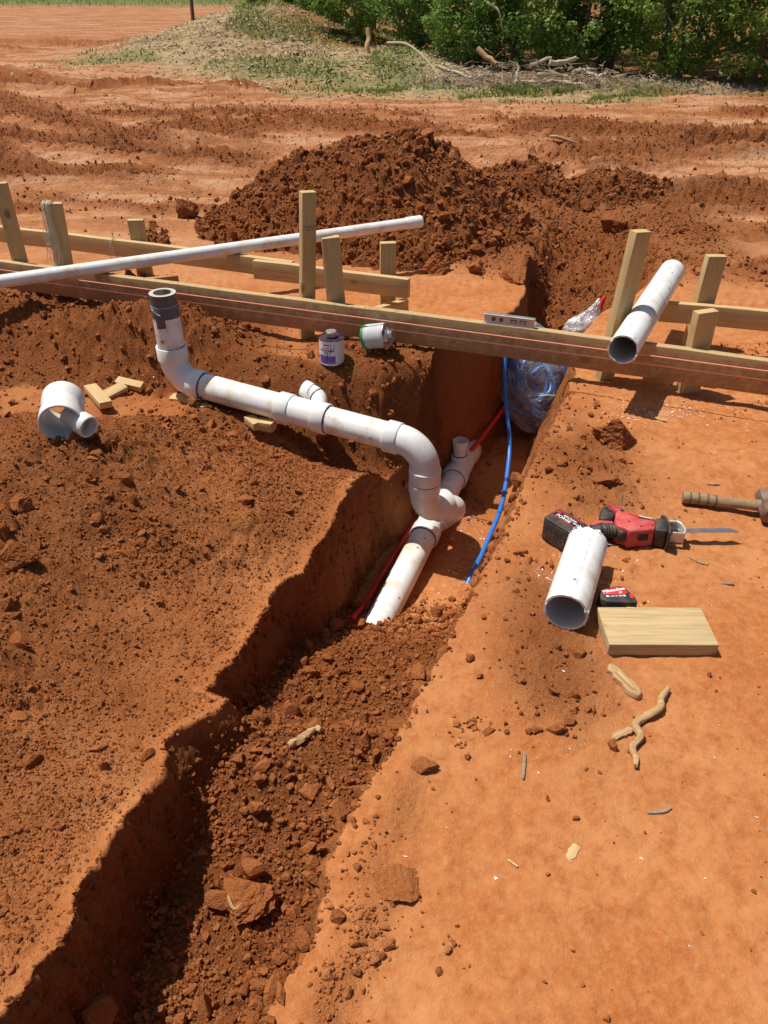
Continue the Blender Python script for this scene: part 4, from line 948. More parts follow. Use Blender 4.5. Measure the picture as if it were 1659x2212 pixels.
child('trigger', prism('trigger', [(.694, 1.836), (.700, 1.850), (.716, 1.852), (.724, 1.842), (.718, 1.828), (.704, 1.826)], G + .018, G + .058, (M_SAWBLK,), .006, 3), sw)
child('nose_boot', prism('nose_boot', [(.8165, 1.8900), (.842, 1.899), (.8500, 1.892), (.8490, 1.852), (.838, 1.826), (.805, 1.834)], G + .001, G + .064, (M_SAWBLK,), .008, 3), sw)
child('boot_flange', prism('boot_flange', [(.8440, 1.9060), (.8535, 1.8960), (.8560, 1.853), (.8440, 1.812), (.836, 1.812), (.848, 1.853), (.8450, 1.890), (.8390, 1.904)], G - .001, G + .070, (M_SAWBLK,), .002, 1), sw)
sh = child('shoe', prism('shoe', [(.852, 1.901), (.892, 1.902), (.904, 1.889), (.905, 1.852), (.896, 1.834), (.890, 1.836), (.898, 1.853), (.897, 1.884), (.889, 1.894), (.852, 1.893)], G + .010, G + .052, (M_SHOE,), .0025, 2), sw)
child('shoe_arm', prism('shoe_arm', [(.848, 1.842), (.893, 1.836), (.895, 1.842), (.850, 1.850)], G + .012, G + .048, (M_SHOE,), .0025, 2), sw)
child('blade_clamp', tube('blade_clamp', [(.850, 1.870, G + .034), (.884, 1.871, G + .034)], .011, 16, (M_SAWBLK,)), sw)
teeth = [(.86, 1.8615)]; n = 52
for k in range(n): x = .862 + (1.066 - .862) * k / n; teeth += [(x, 1.8620), (x + .0021, 1.8595)]
blade_o = [(.86, 1.8795)] + [(.86, 1.8615)] + teeth[1:] + [(1.070, 1.8640), (1.048, 1.8825)]
child('blade', prism('blade', blade_o[::-1], G + .0335, G + .0348, (M_BLADE,), 0), sw)
slotm = M_BLACKP
for (x, y, a, l, w) in ((.728, 1.930, -.15, .012, .008),):
    o = child('button', box('button', (l, w, .004), (slotm,), .0015), sw); o.matrix_local = place((x - .70, y - 1.86, .0660), (math.cos(a), math.sin(a), 0))
o = child('side_plate', box('side_plate', (.045, .007, .002), (M_SAWBLK,), .0006, segs=1), sw); o.matrix_local = place((.790 - .70, 1.886 - 1.86, .0664), (.95, -.30, 0))
o = child('side_lug', box('side_lug', (.034, .006, .006), (M_SAWRED,), .002, segs=2), sw); o.matrix_local = place((.757 - .70, 1.905 - 1.86, .0665), (.80, -.60, 0))
lettering('brand_lettering', 'Milwaukee', .009, M_WHITEP, sw, mtx=place((.790 - .70, 1.8945 - 1.86, .0668), (.93, -.36, 0)), bold=.0002)
for (x, y) in ((.765, 1.848), (.800, 1.855), (.735, 1.872)):
    child('screw', lathe('screw', [(0, .0035), (.0008, .0035), (.0008, .0)], (x, y, G + .0655), UPV, 12, (M_BLACKP,)), sw)
o = child('warning_label', box('warning_label', (.030, .020, .0006), (M_BLACKP,), 0), sw); o.matrix_local = place((.770 - .70, 1.8270 - 1.86, .040), (1, .12, 0), (.1, -1, .15))
# battery
e2 = unit((.62, -.785, 0)); e1 = vec(-e2[1], e2[0], 0)
bc = vec(.540, 1.854, G + .042)
bt = child('battery_pack', box('battery_pack', (.112, .072, .084), (M_SAWBLK,), .009, segs=3), sw); bt.matrix_parent_inverse = Matrix.Identity(4); bt.matrix_local = place(Vector(bc) - sw.location, e2)
def onbat(name, size, loc, m, bev=.001):
    return link(name, box(name, size, (m,), bev, segs=1), bt, loc)
onbat('battery_label', (.094, .034, .0012), (.0, .006, .0424), M_BLACKP)
onbat('red_stripe', (.092, .0022, .0014), (0, .0235, .0426), M_REDP, 0); onbat('red_stripe', (.092, .0022, .0014), (0, -.0105, .0426), M_REDP, 0); onbat('red_chip', (.014, .007, .0014), (-.040, .015, .0428), M_REDP, 0)
onbat('red_latch', (.036, .014, .012), (.022, .036, .030), M_SAWRED, .002); onbat('red_clip', (.018, .060, .070), (.060, .0, -.002), M_SAWRED, .004)
for k in range(5):
    for j in range(2): onbat('vent_slot', (.0035, .0012, .017), (-.032 + .0125 * k, -.0362, .010 - .024 * j), M_BLACKP, 0)
onbat('vent_frame', (.082, .0016, .060), (-.008, -.0358, .0), plain('worn_black_plastic', (.032, .030, .028), .6, 0, .5, (.20, .12, .06), 40), .0006)
for s, size, lx, ly in (('FORGE', .017, -.010, .000), ('REDLITHIUM', .0085, .004, .0135), ('HD12.0', .0085, .036, .004)):
    lettering('battery_lettering', s, size, M_WHITEP, bt, mtx=Matrix.Translation((lx, ly, .0434)), bold=.0003)

# ------------------------------------------------------------------ tape measure
tm_ = empty('tape_measure', (.628, 1.567, .006)); tag(tm_, 'black and red tape measure behind the board offcut', 'tape measure')
out = [(.580, 1.5560), (.582, 1.586), (.592, 1.596), (.640, 1.6100), (.656, 1.607), (.6760, 1.566), (.6790, 1.5420), (.672, 1.538), (.595, 1.543)]
child('case', prism('case', out, .006, .048, (M_SAWBLK,), .007, 3, .97), tm_)
child('red_face', prism('red_face', [(.592, 1.571), (.594, 1.588), (.640, 1.6035), (.652, 1.598), (.661, 1.578), (.650, 1.571)], .046, .0492, (M_REDP,), .0015, 2), tm_)
child('strip', prism('strip', [(.597, 1.562), (.599, 1.568), (.650, 1.570), (.652, 1.564)], .046, .0490, (M_WHITEP,), .0008, 1), tm_)
child('red_corner', prism('red_corner', [(.661, 1.573), (.668, 1.577), (.672, 1.568), (.670, 1.556), (.662, 1.556)], .044, .0491, (M_REDP,), .001, 1), tm_)
child('yellow_blade', box('yellow_blade', (.022, .010, .014), (M_YEL,), .002), tm_).matrix_local = place((.660 - .628, 1.537 - 1.567, .020), (1, 0, 0))
dt = unit((.97, .24, 0))
lettering('brand_lettering', 'Milwaukee', .0150, M_WHITEP, tm_, mtx=place((.623 - .628, 1.5880 - 1.567, .0436), dt), bold=.0004)
lettering('size_lettering', "25'", .0085, M_WHITEP, tm_, mtx=place((.640 - .628, 1.5785 - 1.567, .0436), dt), bold=.0003)
lettering('strip_lettering', 'MAGNETIC', .0082, M_BLACKP, tm_, mtx=place((.6245 - .628, 1.5660 - 1.567, .0434), (1, .03, 0)), bold=.0003)

# ------------------------------------------------------------------ sledge hammer
sl = empty('sledge_hammer', (1.10, 2.05, 0)); tag(sl, 'short sledge hammer with worn taped wooden handle at the right edge', 'hammer')
hp = spline([(.975, 2.085, .020), (1.04, 2.068, .021), (1.12, 2.046, .023), (1.205, 2.020, .030)], 40)
child('handle', tube('handle', hp, np.interp(np.linspace(0, 1, len(hp)), [0, .06, .3, .8, 1], [.019, .0205, .0185, .0165, .019]), 20, (M_HANDLE,), rough=.008), sl)
for k in (4, 9, 14, 18): child('tape_band', tube('tape_band', hp[k:k + 2], .0207 if k < 12 else .0195, 18, (plain('dark_grip_band', (.10, .075, .05), .8),)), sl)
hd = unit((-.22, -.95, .0)); hc = vec(1.222, 2.016, .034)
child('head', lathe('head', [(-.066, 0), (-.066, .025), (-.060, .032), (-.022, .033), (-.014, .029), (.014, .029), (.022, .033), (.060, .032), (.066, .025), (.066, 0)], hc, hd, 8, (M_IRON,)), sl)

# ------------------------------------------------------------------ torpedo level on the board
lv = empty('torpedo_level', (.52, 3.10, .2)); tag(lv, 'small silver level lying on top of the long form board', 'level')
p0, p1 = on_front(.425), on_front(.630); Lc = (p0 + p1) / 2 + vec(0, 0, .2 + .0215); L = np.linalg.norm(p1 - p0)
bmf = M_ALU
def on_level(name, size, off, m, bev=.001):
    o = child(name, box(name, size, (m,), bev, segs=1), lv); o.matrix_parent_inverse = Matrix.Identity(4); c = Lc + FD * off[0] + FN * off[1] + vec(0, 0, off[2]); o.matrix_local = place(Vector(c) - lv.location, FD); return o
on_level('rail', (L, .022, .006), (0, 0, .0185), M_ALU); on_level('rail', (L, .022, .006), (0, 0, -.0185), M_ALU); on_level('web', (L - .004, .010, .032), (0, 0, 0), M_ALU)
M_VIAL = plain('vial_glass', (.10, .16, .14), .1); 
for off in (-.065, -.033): 
    o = child('hole', lathe('hole', [(0, .009), (.0005, .0095), (.0035, .0085), (.0035, .0)], Lc + FD * off + FN * .0045, FN, 20, (M_VIAL,)), lv); o.matrix_parent_inverse = Matrix.Translation(-lv.location)
for off in (.020, .060):
    on_level('vial', (.028, .004, .014), (off, .0062, 0), M_VIAL, .001); on_level('vial_bar', (.020, .003, .004), (off, .0085, 0), M_WHITEP, .001)

# ------------------------------------------------------------------ roots, sticks and chips
def stick(name, pts, r, m, label, cat='stick', seg=10, rough=.07, group=None, seed=1):
    P = spline(pts, 40); n = len(P); rr = np.interp(np.linspace(0, 1, n), [0, .1, .5, .92, 1], [r * .7, r, r * 1.05, r * .8, r * .55])
    return tag(link(name, tube(name, P, rr, seg, (m,), rough=rough, seed=seed)), label, cat, group)
def gz(x, y, r): return (x, y, Hs(x, y) + r)
stick('root', [gz(x, y, .011) for x, y in ((.684, 1.272), (.655, 1.236), (.642, 1.205), (.600, 1.182), (.574, 1.160), (.578, 1.128), (.552, 1.100), (.552, 1.072), (.545, 1.048))], .0088, M_ROOT, 'pale twisted root snaking over the bare ground at the right', 'root', 12, .05)
def splinter(name, c, d, L, w, label, seed, m=M_ROOT, th=.012):
    g = random.Random(seed); n = 9; up_ = [(-L / 2 + L * k / n, w * (.5 if 0 < k < n else .2) * g.uniform(.7, 1.1)) for k in range(n + 1)]
    dn = [(-L / 2 + L * k / n + g.uniform(-.003, .003), -w * (.5 if 0 < k < n else .15) * g.uniform(.7, 1.1)) for k in range(n, -1, -1)]
    return tag(link(name, prism(name, (dn + up_)[::-1], 0, th, (m,), .0008, 1, .92), mtx=place(c, d)), label, 'wood chip')
o = splinter('bark_piece', (.581, 1.292, Hs(.581, 1.292) + .001), (.42, -.90, 0), .118, .034, 'split piece of pale wood just below the board offcut', 4, th=.014)
o2 = link('split_ridge', prism('split_ridge', [(-.035, -.009), (.040, -.006), (.050, .002), (.02, .008), (-.03, .007)], .010, .021, (M_ROOT,), .003, 2, .7), o)
splinter('bark_piece', (.541, 1.140, Hs(.541, 1.14) + .001), (.9, .42, 0), .058, .020, 'flat wood splinter touching the middle of the twisted root', 5, th=.006)
stick('stick', [gz(.311, 1.090, .004), gz(.306, 1.060, .004), gz(.298, 1.022, .003)], .0033, M_BARK, 'short grey stick on the bare ground right of the trench', seed=6)
stick('root', [gz(-.275, 1.430, .012), gz(-.245, 1.452, .014), gz(-.205, 1.488, .016), gz(-.185, 1.480, .014)], .012, M_ROOT, 'dirt-covered root lying on the clods in the trench', 'root', 10, .15, seed=7)
stick('twig', [gz(-.392, 1.03, .052), gz(-.372, 1.00, .054), gz(-.352, 1.02, .054)], .004, M_ROOT, 'small forked pale twig on the flat clod in the trench', 'twig', seed=8)
stick('stick', [gz(.542, .942, .002), gz(.575, .945, .003), gz(.597, .955, .002)], .0034, M_BARK, 'grey stick half pressed into the bare ground at lower right', seed=9, rough=.1)
splinter('wood_sliver', (.374, .861, Hs(.374, .861)), (.6, .8, 0), .040, .020, 'pale splintered wood sliver on the bare ground at lower right', 10, M_WOOD, .003)
stick('wood_sliver', [gz(.243, .842, .002), gz(.260, .829, .002)], .0028, M_WOOD, 'tiny pale straw of wood left of the splintered sliver', 'wood chip', 5, .2, seed=11)
stick('stick', [gz(.955, 1.668, .002), gz(.990, 1.664, .002)], .004, M_BARK, 'short stick on the bare ground right of the offcut', seed=12)
stick('stick', [gz(.90, 1.79, .003), gz(.925, 1.765, .004), gz(.945, 1.748, .003)], .0025, M_BARK, 'thin dark twig below the saw blade', seed=13)
stick('wood_sliver', [gz(1.045, 2.665, .003), gz(1.095, 2.635, .004)], .0065, M_WOOD, 'wood splinter lying among the white shavings', 'wood chip', 5, .25, seed=14)
stick('stick', [gz(1.10, 2.20, .003), gz(1.14, 2.195, .004)], .004, M_BARK, 'small stick above the sledge hammer handle', seed=15)
stick('stick', [gz(1.56, 7.95, .03), gz(1.62, 7.88, .03), gz(1.78, 7.86, .02)], .014, M_ROOT, 'pale bent stick in the yard behind the dirt heap', seed=16)
stick('post_stub', [(1.665, 6.34, -.05), (1.66, 6.34, .06), (1.68, 6.335, .13)], .028, M_IRON, 'small dark stub standing upright behind the pit', 'stub', 8, .1, seed=17)
fl = raw_mesh('plastic_scrap', [(-.492, .690, Hs(-.49, .69) + .01), (-.462, .678, Hs(-.46, .68) + .016), (-.466, .716, Hs(-.466, .716) + .02), (-.452, .735, Hs(-.452, .735) + .012), (-.476, .728, Hs(-.476, .728) + .016)], [np.array([(0, 1, 2)]), np.array([(2, 3, 4)]), np.array([(0, 2, 4)])], False, (M_CRUMB,))
tag(link('plastic_scrap', fl), 'white scrap of plastic in the trench at the bottom edge', 'scrap')
# blue thing at the far left
tag(link('blue_barrel', lathe('blue_barrel', [(0, 0), (0, .10), (.02, .13), (.30, .15), (.33, .15), (.60, .13), (.62, .10), (.62, 0)], (-12.35, 27.5, .15), (1, .05, 0), 20, (M_BTARP,))), 'small blue plastic barrel far off at the left edge', 'barrel')

# ------------------------------------------------------------------ big clods, one by one
ICO5 = ico(5)
def clod(x, y, s, label, flat=1.0, seed=0, sink=.3, damp_shade=.2, z=None, cat='clod', name='dirt_clod'):
    r = np.random.default_rng(seed); V, F = ICO5; V = V.copy()
    for _ in range(13):
        n_ = r.normal(size=3); n_ /= np.linalg.norm(n_); p_ = V @ n_; V = V - np.outer(np.clip(p_ - r.uniform(.35, .8), 0, None) * .92, n_)
    V = V * r.uniform(.75, 1.3, 3); P = V * 1.0; n3 = lambda f, k: vnoise(P[:, 0] * f + P[:, 2] * .6 * f, P[:, 1] * f - P[:, 2] * .8 * f, seed + k) + .6 * vnoise(P[:, 2] * f * 1.3, (P[:, 0] - P[:, 1]) * f, seed + k + 9)
    d = .08 * n3(2.5, 0) + .055 * n3(6, 1) + .035 * n3(14, 2) + .02 * n3(30, 3) - .05 * np.abs(n3(4, 4))
    V = (V * (1 + d[:, None])) * s * np.array([1, 1, flat]); me = raw_mesh(name, V, F, False, (M_CLOD,)); n = len(V)
    color_attr(me, 'zone', np.tile([.8, 0, damp_shade, 0], (n, 1)))
    z = Hs(x, y) if z is None else z
    return tag(link(name, me, loc=(x, y, z + s * flat * (1 - 2 * sink) * .7), rot=(0, 0, r.uniform(0, 6))), label, cat, 'clods big enough to tell apart')
clod(.86, 2.46, .085, 'biggest clod on the right bank, beside a scooped hollow', .75, 61, .3, .35)
clod(.745, 2.165, .05, 'rounded clod above the black battery of the saw', .7, 62, .35)
clod(-1.37, 5.60, .105, 'large dark clod rolled out left of the dirt heap', 1.0, 63, .2, .5)
clod(-1.20, 5.24, .085, 'second clod left of the dirt heap, nearer the tallest stake', .95, 64, .2, .55)
clod(-.165, 1.115, .042, 'squarish clod lying near the right side of the trench', .8, 65, .15)
clod(-.36, 1.05, .088, 'broad flat slab of clay in the trench carrying a twig', .42, 66, .25)
clod(-.065, 1.59, .036, 'reddish clod near the top of the trench fill', .7, 67, .2)
clod(.235, 1.15, .020, 'thin flake of clay on the bare ground right of the trench', .5, 68, .2, .3)
clod(.03, .79, .055, 'flaky crust of clay on the right lip of the trench', .35, 69, .3, .05)
clod(-1.08, 1.78, .060, 'big clod on the left bank at the left edge', .75, 70, .25)
clod(-1.13, 1.98, .050, 'clod on the left bank just below the loose wye fitting', .7, 71, .25)
clod(.735, 4.36, .125, 'pale block of clay perched on the trench corner beside the heap', .7, 72, .3, .0)
clod(1.50, 5.92, .085, 'dark clod at the back of the pit', .7, 73, .25, .6)
clod(1.60, 5.45, .12, 'wide red block of clay on the slope behind the tall right stake', .6, 74, .3, .35)
clod(.32, 4.50, .09, 'smooth reddish clod at the foot of the dirt heap', .8, 75, .2, .25)
clod(.52, 4.46, .065, 'tan clod at the foot of the heap, right of the smooth one', .85, 76, .2, .05)
clod(.09, 1.05, .028, 'crumbly clod on the right lip, above the flaky crust', .6, 77, .25, .1)
clod(.10, 2.52, .05, 'clod squeezed between the red pipe and the deep drain', .9, 78, .1, .3, z=-.70)

# ------------------------------------------------------------------ white shavings from sawing the pipe
def shavings(name, spots, seed):
    r = np.random.default_rng(seed); V = []; F = []
    for (x, y, sx, sy, n, s) in spots:
        q = r.normal(size=(n, 2)) * (sx, sy) + (x, y); z = H(q[:, 0], q[:, 1])
        for (a, b), c in zip(q, z):
            k = len(V); sz = s * r.uniform(.4, 1.3); p = vec(a, b, c + .0015); V += [p + r.normal(size=3) * (sz, sz, sz * .4) for _ in range(3)]; F.append((k, k + 1, k + 2))
    tag(link(name, raw_mesh(name, V, np.array(F), False, (M_CRUMB,))), kind='stuff')
shavings('pvc_shavings', [(1.05, 2.71, .12, .045, 650, .0024), (1.0, 2.62, .20, .10, 160, .002), (.37, 2.80, .05, .16, 260, .0032), (.33, 2.5, .07, .10, 130, .003), (.48, 1.71, .05, .06, 110, .0025), (.62, 1.70, .06, .08, 130, .0025), (.75, 1.75, .2, .1, 60, .002), (-1.07, 3.22, .10, .04, 40, .0035), (.45, .9, .4, .3, 60, .0022)], 91)

# ------------------------------------------------------------------ woods, brush and grass
def leaf_material(name, a, b):
    m, nt, bs = new_mat(name, .5); vc = nd(nt, 'ShaderNodeVertexColor', layer_name='tint'); sep = nd(nt, 'ShaderNodeSeparateColor'); nt.links.new(vc.outputs[0], sep.inputs[0])
    c = mix(nt, sep.outputs[0], a, b); nt.links.new(c, bs.inputs['Base Color']); bs.inputs['Specular IOR Level'].default_value = .3
    tr = nd(nt, 'ShaderNodeBsdfTranslucent'); nt.links.new(mix(nt, .5, c, (.20, .30, .03)), tr.inputs[0])
    mx = nd(nt, 'ShaderNodeMixShader'); mx.inputs[0].default_value = .42; nt.links.new(bs.outputs[0], mx.inputs[1]); nt.links.new(tr.outputs[0], mx.inputs[2])
    nt.links.new(mx.outputs[0], nt.nodes['Material Output'].inputs[0]); return m
M_LEAF = leaf_material('broad_leaf', (.095, .185, .034), (.290, .420, .095))
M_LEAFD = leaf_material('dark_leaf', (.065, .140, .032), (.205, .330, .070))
M_LEAFL = leaf_material('bright_leaf', (.130, .235, .040), (.330, .450, .095))
M_GRASS = leaf_material('grass_blade', (.13, .18, .04), (.30, .34, .11))
M_STRAW = plain('dry_straw', (.42, .33, .19), .8)
M_TRUNK = wood_material('tree_bark', (.155, .115, .08), (.075, .055, .04))
M_TWIG = plain('dry_twigs', (.34, .26, .18), .85, 0, .6, (.14, .09, .06), 9)
M_LOG = wood_material('dead_log_wood', (.58, .49, .36), (.40, .31, .21))

def leaves(name, C, S, n, size, mat_, seed, parent=None, up=.8):
    """n leaves in clumps; C clump centres, S clump radii; each leaf a folded diamond"""
    r = np.random.default_rng(seed); k = r.integers(0, len(C), n); d = r.normal(size=(n, 3)); d /= np.linalg.norm(d, axis=1)[:, None]
    p = C[k] + d * (S[k] * r.uniform(.45, 1.05, n) ** .7)[:, None] * np.array([1, 1, .75])
    nrm = d * .7 + r.normal(size=(n, 3)) * .6 + np.array([0, 0, up]); nrm /= np.linalg.norm(nrm, axis=1)[:, None]
    t = r.normal(size=(n, 3)); t -= nrm * (t * nrm).sum(1)[:, None]; t /= np.linalg.norm(t, axis=1)[:, None]; b = np.cross(nrm, t)
    s = size * r.uniform(.6, 1.3, n)[:, None]
    V = np.stack([p - t * s * .5, p + b * s * .32 + nrm * s * .07, p + t * s * .6, p - b * s * .32 + nrm * s * .07], 1).reshape(-1, 3)
    i = np.arange(n)[:, None] * 4; F = np.concatenate([i + np.array([[0, 1, 2]]), i + np.array([[0, 2, 3]])])
    me = raw_mesh(name, V, F, False, (mat_,)); tint = np.clip(r.uniform(0, 1, n) * .45 + .65 * _hash(k.astype(float), k * 0., seed), 0, 1)
    color_attr(me, 'tint', np.repeat(np.stack([tint, tint, tint, np.ones(n)], -1), 4, 0))
    return link(name, me, parent)

def tree(x, y, h, cr, z_low, label, seed, mat_, cat='tree', trunk=.10, n=2600, size=.11, clumps=46, squash=1.0, group='trees at the edge of the woods', name='tree', lean=0.):
    r = np.random.default_rng(seed); z0 = Hs(x, y); t = empty(name, (x, y, z0)); tag(t, label, cat, group)
    P = spline([(0, 0, -.2), (.05 * r.normal(), .05 * r.normal(), h * .3), (lean + .12 * r.normal(), .1 * r.normal(), h * .62), (lean * 1.6 + .15 * r.normal(), .15 * r.normal(), h * .95)], 24)
    tk = link('trunk', tube('trunk', P, np.linspace(trunk, trunk * .25, len(P)), 10, (M_TRUNK,), rough=.05, seed=seed), t)
    C = []; Sz = []
    for k in range(clumps):
        u = r.normal(size=3); u /= np.linalg.norm(u); rad = r.uniform(.35, 1.0) ** .5
        zc = (z_low + h) / 2; C.append((u[0] * cr * rad + lean, u[1] * cr * rad * squash, zc + u[2] * (h - z_low) / 2 * rad)); Sz.append(cr * r.uniform(.10, .30))
    C = np.array(C); C[:, 2] = np.maximum(C[:, 2], z_low + .1); Sz = np.array(Sz)
    for k in range(7):                                        # limbs reach for some of the clumps
        c = C[k]; a = P[np.argmin(np.abs(P[:, 2] - max(.15 * h, c[2] - .35 * h)))]
        link('limb', tube('limb', spline([a, (a + c) / 2 + r.normal(size=3) * .08, c], 10), np.linspace(trunk * .4, trunk * .1, len(spline([a, a + .5, c], 10))), 6, (M_TRUNK,)), t)
    leaves('crown', C, Sz, n, size, mat_, seed + 500, t); return t

# front rank: bushes that reach the ground
front = [(-1.9, 23.0, 2.2, 1.2), (-1.2, 20.8, 1.6, .9), (-.55, 18.6, 1.7, 1.0), (.65, 16.9, 2.4, .95), (1.5, 15.6, 1.5, .9), (2.35, 15.0, 2.5, 1.0), (3.1, 14.6, 1.5, .85), (4.6, 13.9, 2.0, 1.05), (5.5, 13.1, 2.8, 1.05), (6.7, 12.7, 2.3, 1.2), (8.0, 12.2, 2.6, 1.2)]
names = ['bright bush behind the knoll, nearest the dark bush on its top', 'low bright bush on the back slope of the knoll', 'leafy bush at the left end of the wood edge, beside the straw knoll', 'tall bush behind the left end of the brush pile', 'dark leafy bush behind the pale broken branch', 'leafy bush behind the middle of the brush pile', 'bush left of the dark vine-covered trunk',
         'bright bush right of the dark vine-covered trunk', 'big rounded bright bush behind the right stakes', 'bright bush at the right edge of the picture', 'bush just beyond the right edge of the wood']
for k, ((x, y, h, cr), lab) in enumerate(zip(front, names)):
    tree(x, y, h, cr, .02, lab, 900 + k, (M_LEAFL, M_LEAFL, M_LEAF, M_LEAFD, M_LEAF, M_LEAFD, M_LEAF, M_LEAFL, M_LEAFL, M_LEAFL, M_LEAF)[k], 'bush', .045, 9500, .062, 90, .8, 'bushes along the wood edge', 'bush')
back = [(-2.3, 25.5, 8, 2.0), (-.3, 22.5, 9, 2.2), (1.3, 19.2, 9, 2.0), (2.6, 17.6, 8.5, 1.9), (3.72, 14.9, 9.5, 1.7), (5.2, 16.6, 9, 2.1), (7.0, 15.6, 8.5, 2.1), (9.0, 15.0, 9, 2.2)]
bn = ['slim tree with a pale bare trunk behind the straw knoll', 'tree rising behind the left bushes of the wood', 'thin straight-trunked tree behind the brush pile', 'tree standing deep in the middle of the wood', 'dark trunk wrapped in vines, tallest at the wood edge', 'tree behind the bright bushes at the right', 'tree behind the right-hand bright bush', 'tree at the far right of the wood']
for k, ((x, y, h, cr), lab) in enumerate(zip(back, bn)):
    t = tree(x, y, h, cr, 1.3, lab, 940 + k, (M_LEAFD, M_LEAF)[k % 2], 'tree', .10 if k != 4 else .15, 5200, .13, 80)
    if k == 4:
        r = np.random.default_rng(3); zz = np.linspace(.1, 4.5, 34); C = np.stack([.16 * np.cos(zz * 5), .16 * np.sin(zz * 5), zz], -1); leaves('vine', C, np.full(34, .22), 1500, .10, M_LEAFD, 777, t)
# bush on the knoll, sapling far left
tree(-3.05, 22.2, 1.8, .85, .0, 'dark bush standing on top of the straw knoll', 980, M_LEAFD, 'bush', .05, 2600, .11, 40, .8, 'bushes along the wood edge', 'bush')
tree(-6.4, 30.5, 5, 1.0, 1.4, 'lone sapling with a thin dark stem far off on the left', 981, M_LEAF, 'tree', .07, 700, .14, 18)
# deep shade of the wood behind: one mass
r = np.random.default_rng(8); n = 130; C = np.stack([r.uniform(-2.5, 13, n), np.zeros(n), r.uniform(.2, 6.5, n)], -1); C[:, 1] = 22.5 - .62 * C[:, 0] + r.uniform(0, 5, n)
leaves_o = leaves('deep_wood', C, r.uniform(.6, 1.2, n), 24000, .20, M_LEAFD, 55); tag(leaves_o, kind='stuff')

# brush pile at the foot of the bushes
def log(x, y, L, rad, az, tilt, label, seed, m=M_LOG, group='logs of the brush pile', cat='log', name='log'):
    z = Hs(x, y) + rad + tilt[0]; d = vec(math.cos(az), math.sin(az), tilt[1]); d = unit(d); c = vec(x, y, z); n = 7; r = np.random.default_rng(seed)
    P = [c + d * (L * (k / (n - 1) - .5)) + r.normal(size=3) * rad * .25 for k in range(n)]
    return tag(link(name, tube(name, spline(P, 14), np.linspace(rad, rad * .8, len(spline(P, 14))), 10, (m,), rough=.04, seed=seed)), label, cat, group)
gls = ['thickest log on top of the brush pile', 'long log across the middle of the brush pile', 'short log on the right half of the brush pile', 'lowest log lying flat at the foot of the brush pile', 'log tilted upward at the right of the brush pile', 'log sticking out at the left of the brush pile', 'log slanting out of the front of the brush pile', 'thin log at the right end of the brush pile', 'log propped up behind the top of the brush pile']
for k, (x, y, L, rad, az, tl) in enumerate([(2.62, 13.0, .40, .036, .15, (.22, .12)), (2.45, 12.85, .44, .030, -.1, (.12, -.05)), (2.86, 12.8, .30, .028, .4, (.14, .1)), (2.55, 12.72, .36, .026, .05, (.03, .0)), (2.95, 12.75, .30, .024, 2.6, (.08, .3)), (2.18, 12.9, .36, .03, .25, (.06, .0)), (2.72, 12.6, .30, .026, -.3, (.02, .0)), (3.12, 12.7, .30, .027, .9, (.05, .2)), (2.32, 13.1, .36, .027, .5, (.2, .25))]):
    log(x, y, L, rad, az, tl, gls[k], 1000 + k)
log(1.95, 12.9, .30, .030, 1.2, (.14, 1.6), 'pale log standing on end left of the brush pile', 1020); log(1.75, 12.9, .25, .02, 1.8, (.1, 1.5), 'thin pale log leaning on end at the left of the brush pile', 1021)
log(1.55, 13.4, .38, .04, -.5, (.28, -.5), 'reddish log slanting down through the brush', 1022, M_ROOT)
log(1.05, 13.1, .55, .028, -.45, (.12, -.25), 'short pale branch lying left of the logs', 1023)
tag(link('branch', tube('branch', spline([(.05, 14.2, Hs(.05, 14.2) + .36), (.35, 14.0, .52), (.62, 13.7, .36), (.85, 13.4, .12)], 24), np.linspace(.02, .012, len(spline([(0, 0, 0)] * 4, 24))), 8, (M_LOG,))), 'long bowed pale branch arching down to the brush pile', 'branch')
tag(link('branch', tube('branch', spline([(1.60, 14.4, 1.05), (1.72, 14.35, 1.0), (1.80, 14.3, .92), (1.86, 14.3, .72)], 20), np.linspace(.022, .012, len(spline([(0, 0, 0)] * 4, 20))), 8, (M_LOG,))), 'bare white broken branch hanging among the bushes', 'branch')
log(-.28, 15.6, .5, .05, 1.5, (.1, 1.7), 'short stump standing at the left of the wood edge', 1026, M_ROOT, cat='stump', name='stump')
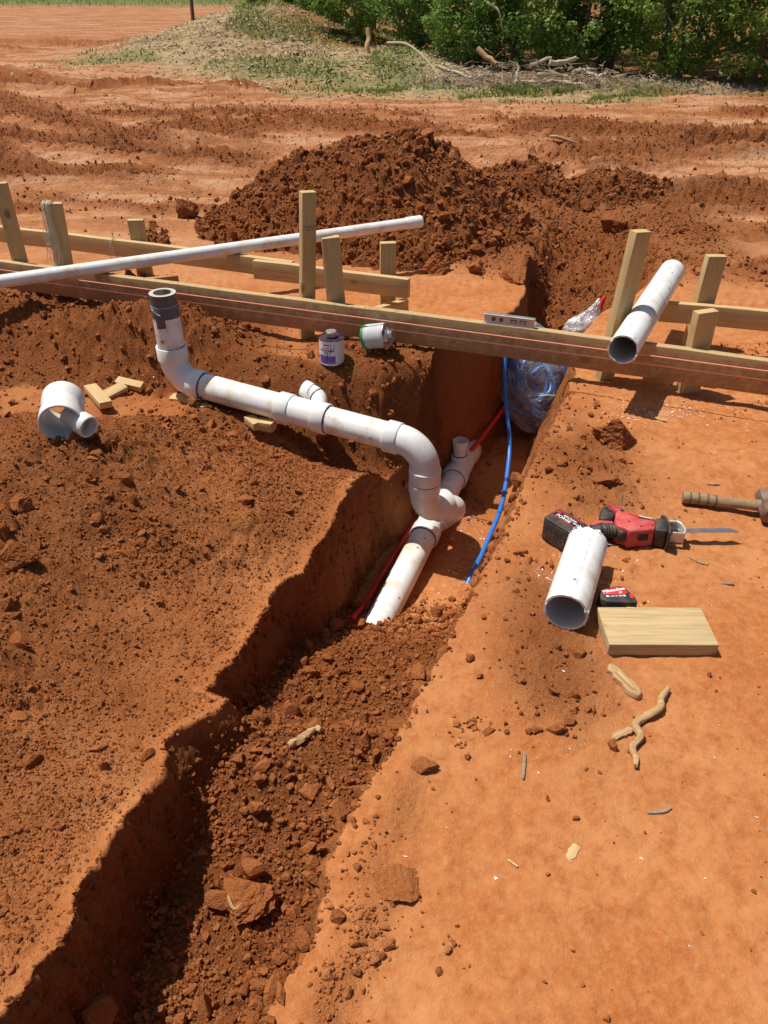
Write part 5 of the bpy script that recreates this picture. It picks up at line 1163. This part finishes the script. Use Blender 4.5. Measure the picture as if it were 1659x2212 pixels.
# twigs and litter
r = np.random.default_rng(12); V = []; F = []
for k in range(2200):
    x = r.uniform(.2, 6.0); y = 13.3 - .22 * (x - 1) + r.normal() * .38; z = Hs(x, y) if k % 4 == 0 else .02; z += abs(r.normal()) * .14 * math.exp(-((x - 2.2) / 1.6) ** 2) + .01
    d = r.normal(size=3) * (1, 1, .35); d /= np.linalg.norm(d); L = r.uniform(.08, .34); w = r.uniform(.003, .011); u = unit(np.cross(d, (0, 0, 1))) * w; p = vec(x, y, z); b = len(V)
    V += [p - d * L / 2 - u, p - d * L / 2 + u, p - d * L / 2 + vec(0, 0, w * 1.5), p + d * L / 2]; F += [(b, b + 1, b + 3), (b + 1, b + 2, b + 3), (b + 2, b, b + 3)]
tag(link('brush_litter', raw_mesh('brush_litter', V, np.array(F), False, (M_TWIG,))), kind='stuff')

def blades(name, n, dens, xr_, yr_, h, mat_, seed, flat=0.):
    P = scatter(n, xr_, yr_, dens, seed); r = np.random.default_rng(seed); n = len(P); a = r.uniform(0, 6.28, n); hh = h * r.uniform(.4, 1.4, n); w = .006 + .004 * r.uniform(size=n)
    side = np.stack([np.cos(a), np.sin(a), 0 * a], -1) * w[:, None] * 2; tip = np.stack([np.cos(a + 1.3) * hh * (.35 + flat), np.sin(a + 1.3) * hh * (.35 + flat), hh * (1 - flat)], -1)
    V = np.stack([P - side, P + side, P + tip], 1).reshape(-1, 3); F = np.arange(3 * n).reshape(-1, 3); me = raw_mesh(name, V, F, False, (mat_,))
    t = r.uniform(0, 1, n); color_attr(me, 'tint', np.repeat(np.stack([t, t, t, np.ones(n)], -1), 3, 0)); tag(link(name, me), kind='stuff')
def zone_k(x, y): return np.clip(np.exp(-((x + 2.3) / 2.8) ** 2 - ((y - 19.5) / 4.5) ** 2) + np.exp(-((x - .6) / 2.0) ** 2 - ((y - 14.6) / 2.2) ** 2), 0, 1)
def zone_g(x, y): return zone_k(x, y) * (.04 + smooth(.12, .5, fbm(x * .8, y * .55, 103, 4) + .22 * smooth(-1.0, .5, x)))
blades('grass', 6000, zone_g, (-6, 6), (11.8, 25), .06, M_GRASS, 61)
def zone_e(x, y): return smooth(.9, 0, np.abs(y - (12.3 - .06 * x))) * smooth(-.8, .6, x) * smooth(5, 1.5, x) * smooth(.0, .5, fbm(x * 1.6, y * 1.6, 107, 2))
blades('weeds', 2200, zone_e, (-.8, 5.5), (11.3, 13.6), .045, M_GRASS, 63)
blades('straw_litter', 14000, zone_k, (-7, 5), (11.8, 26), .10, M_STRAW, 62, .8)
def zone_f(x, y): return smooth(44, 52, y)
blades('far_grass', 5000, zone_f, (-40, 5), (44, 75), .28, M_GRASS, 64)
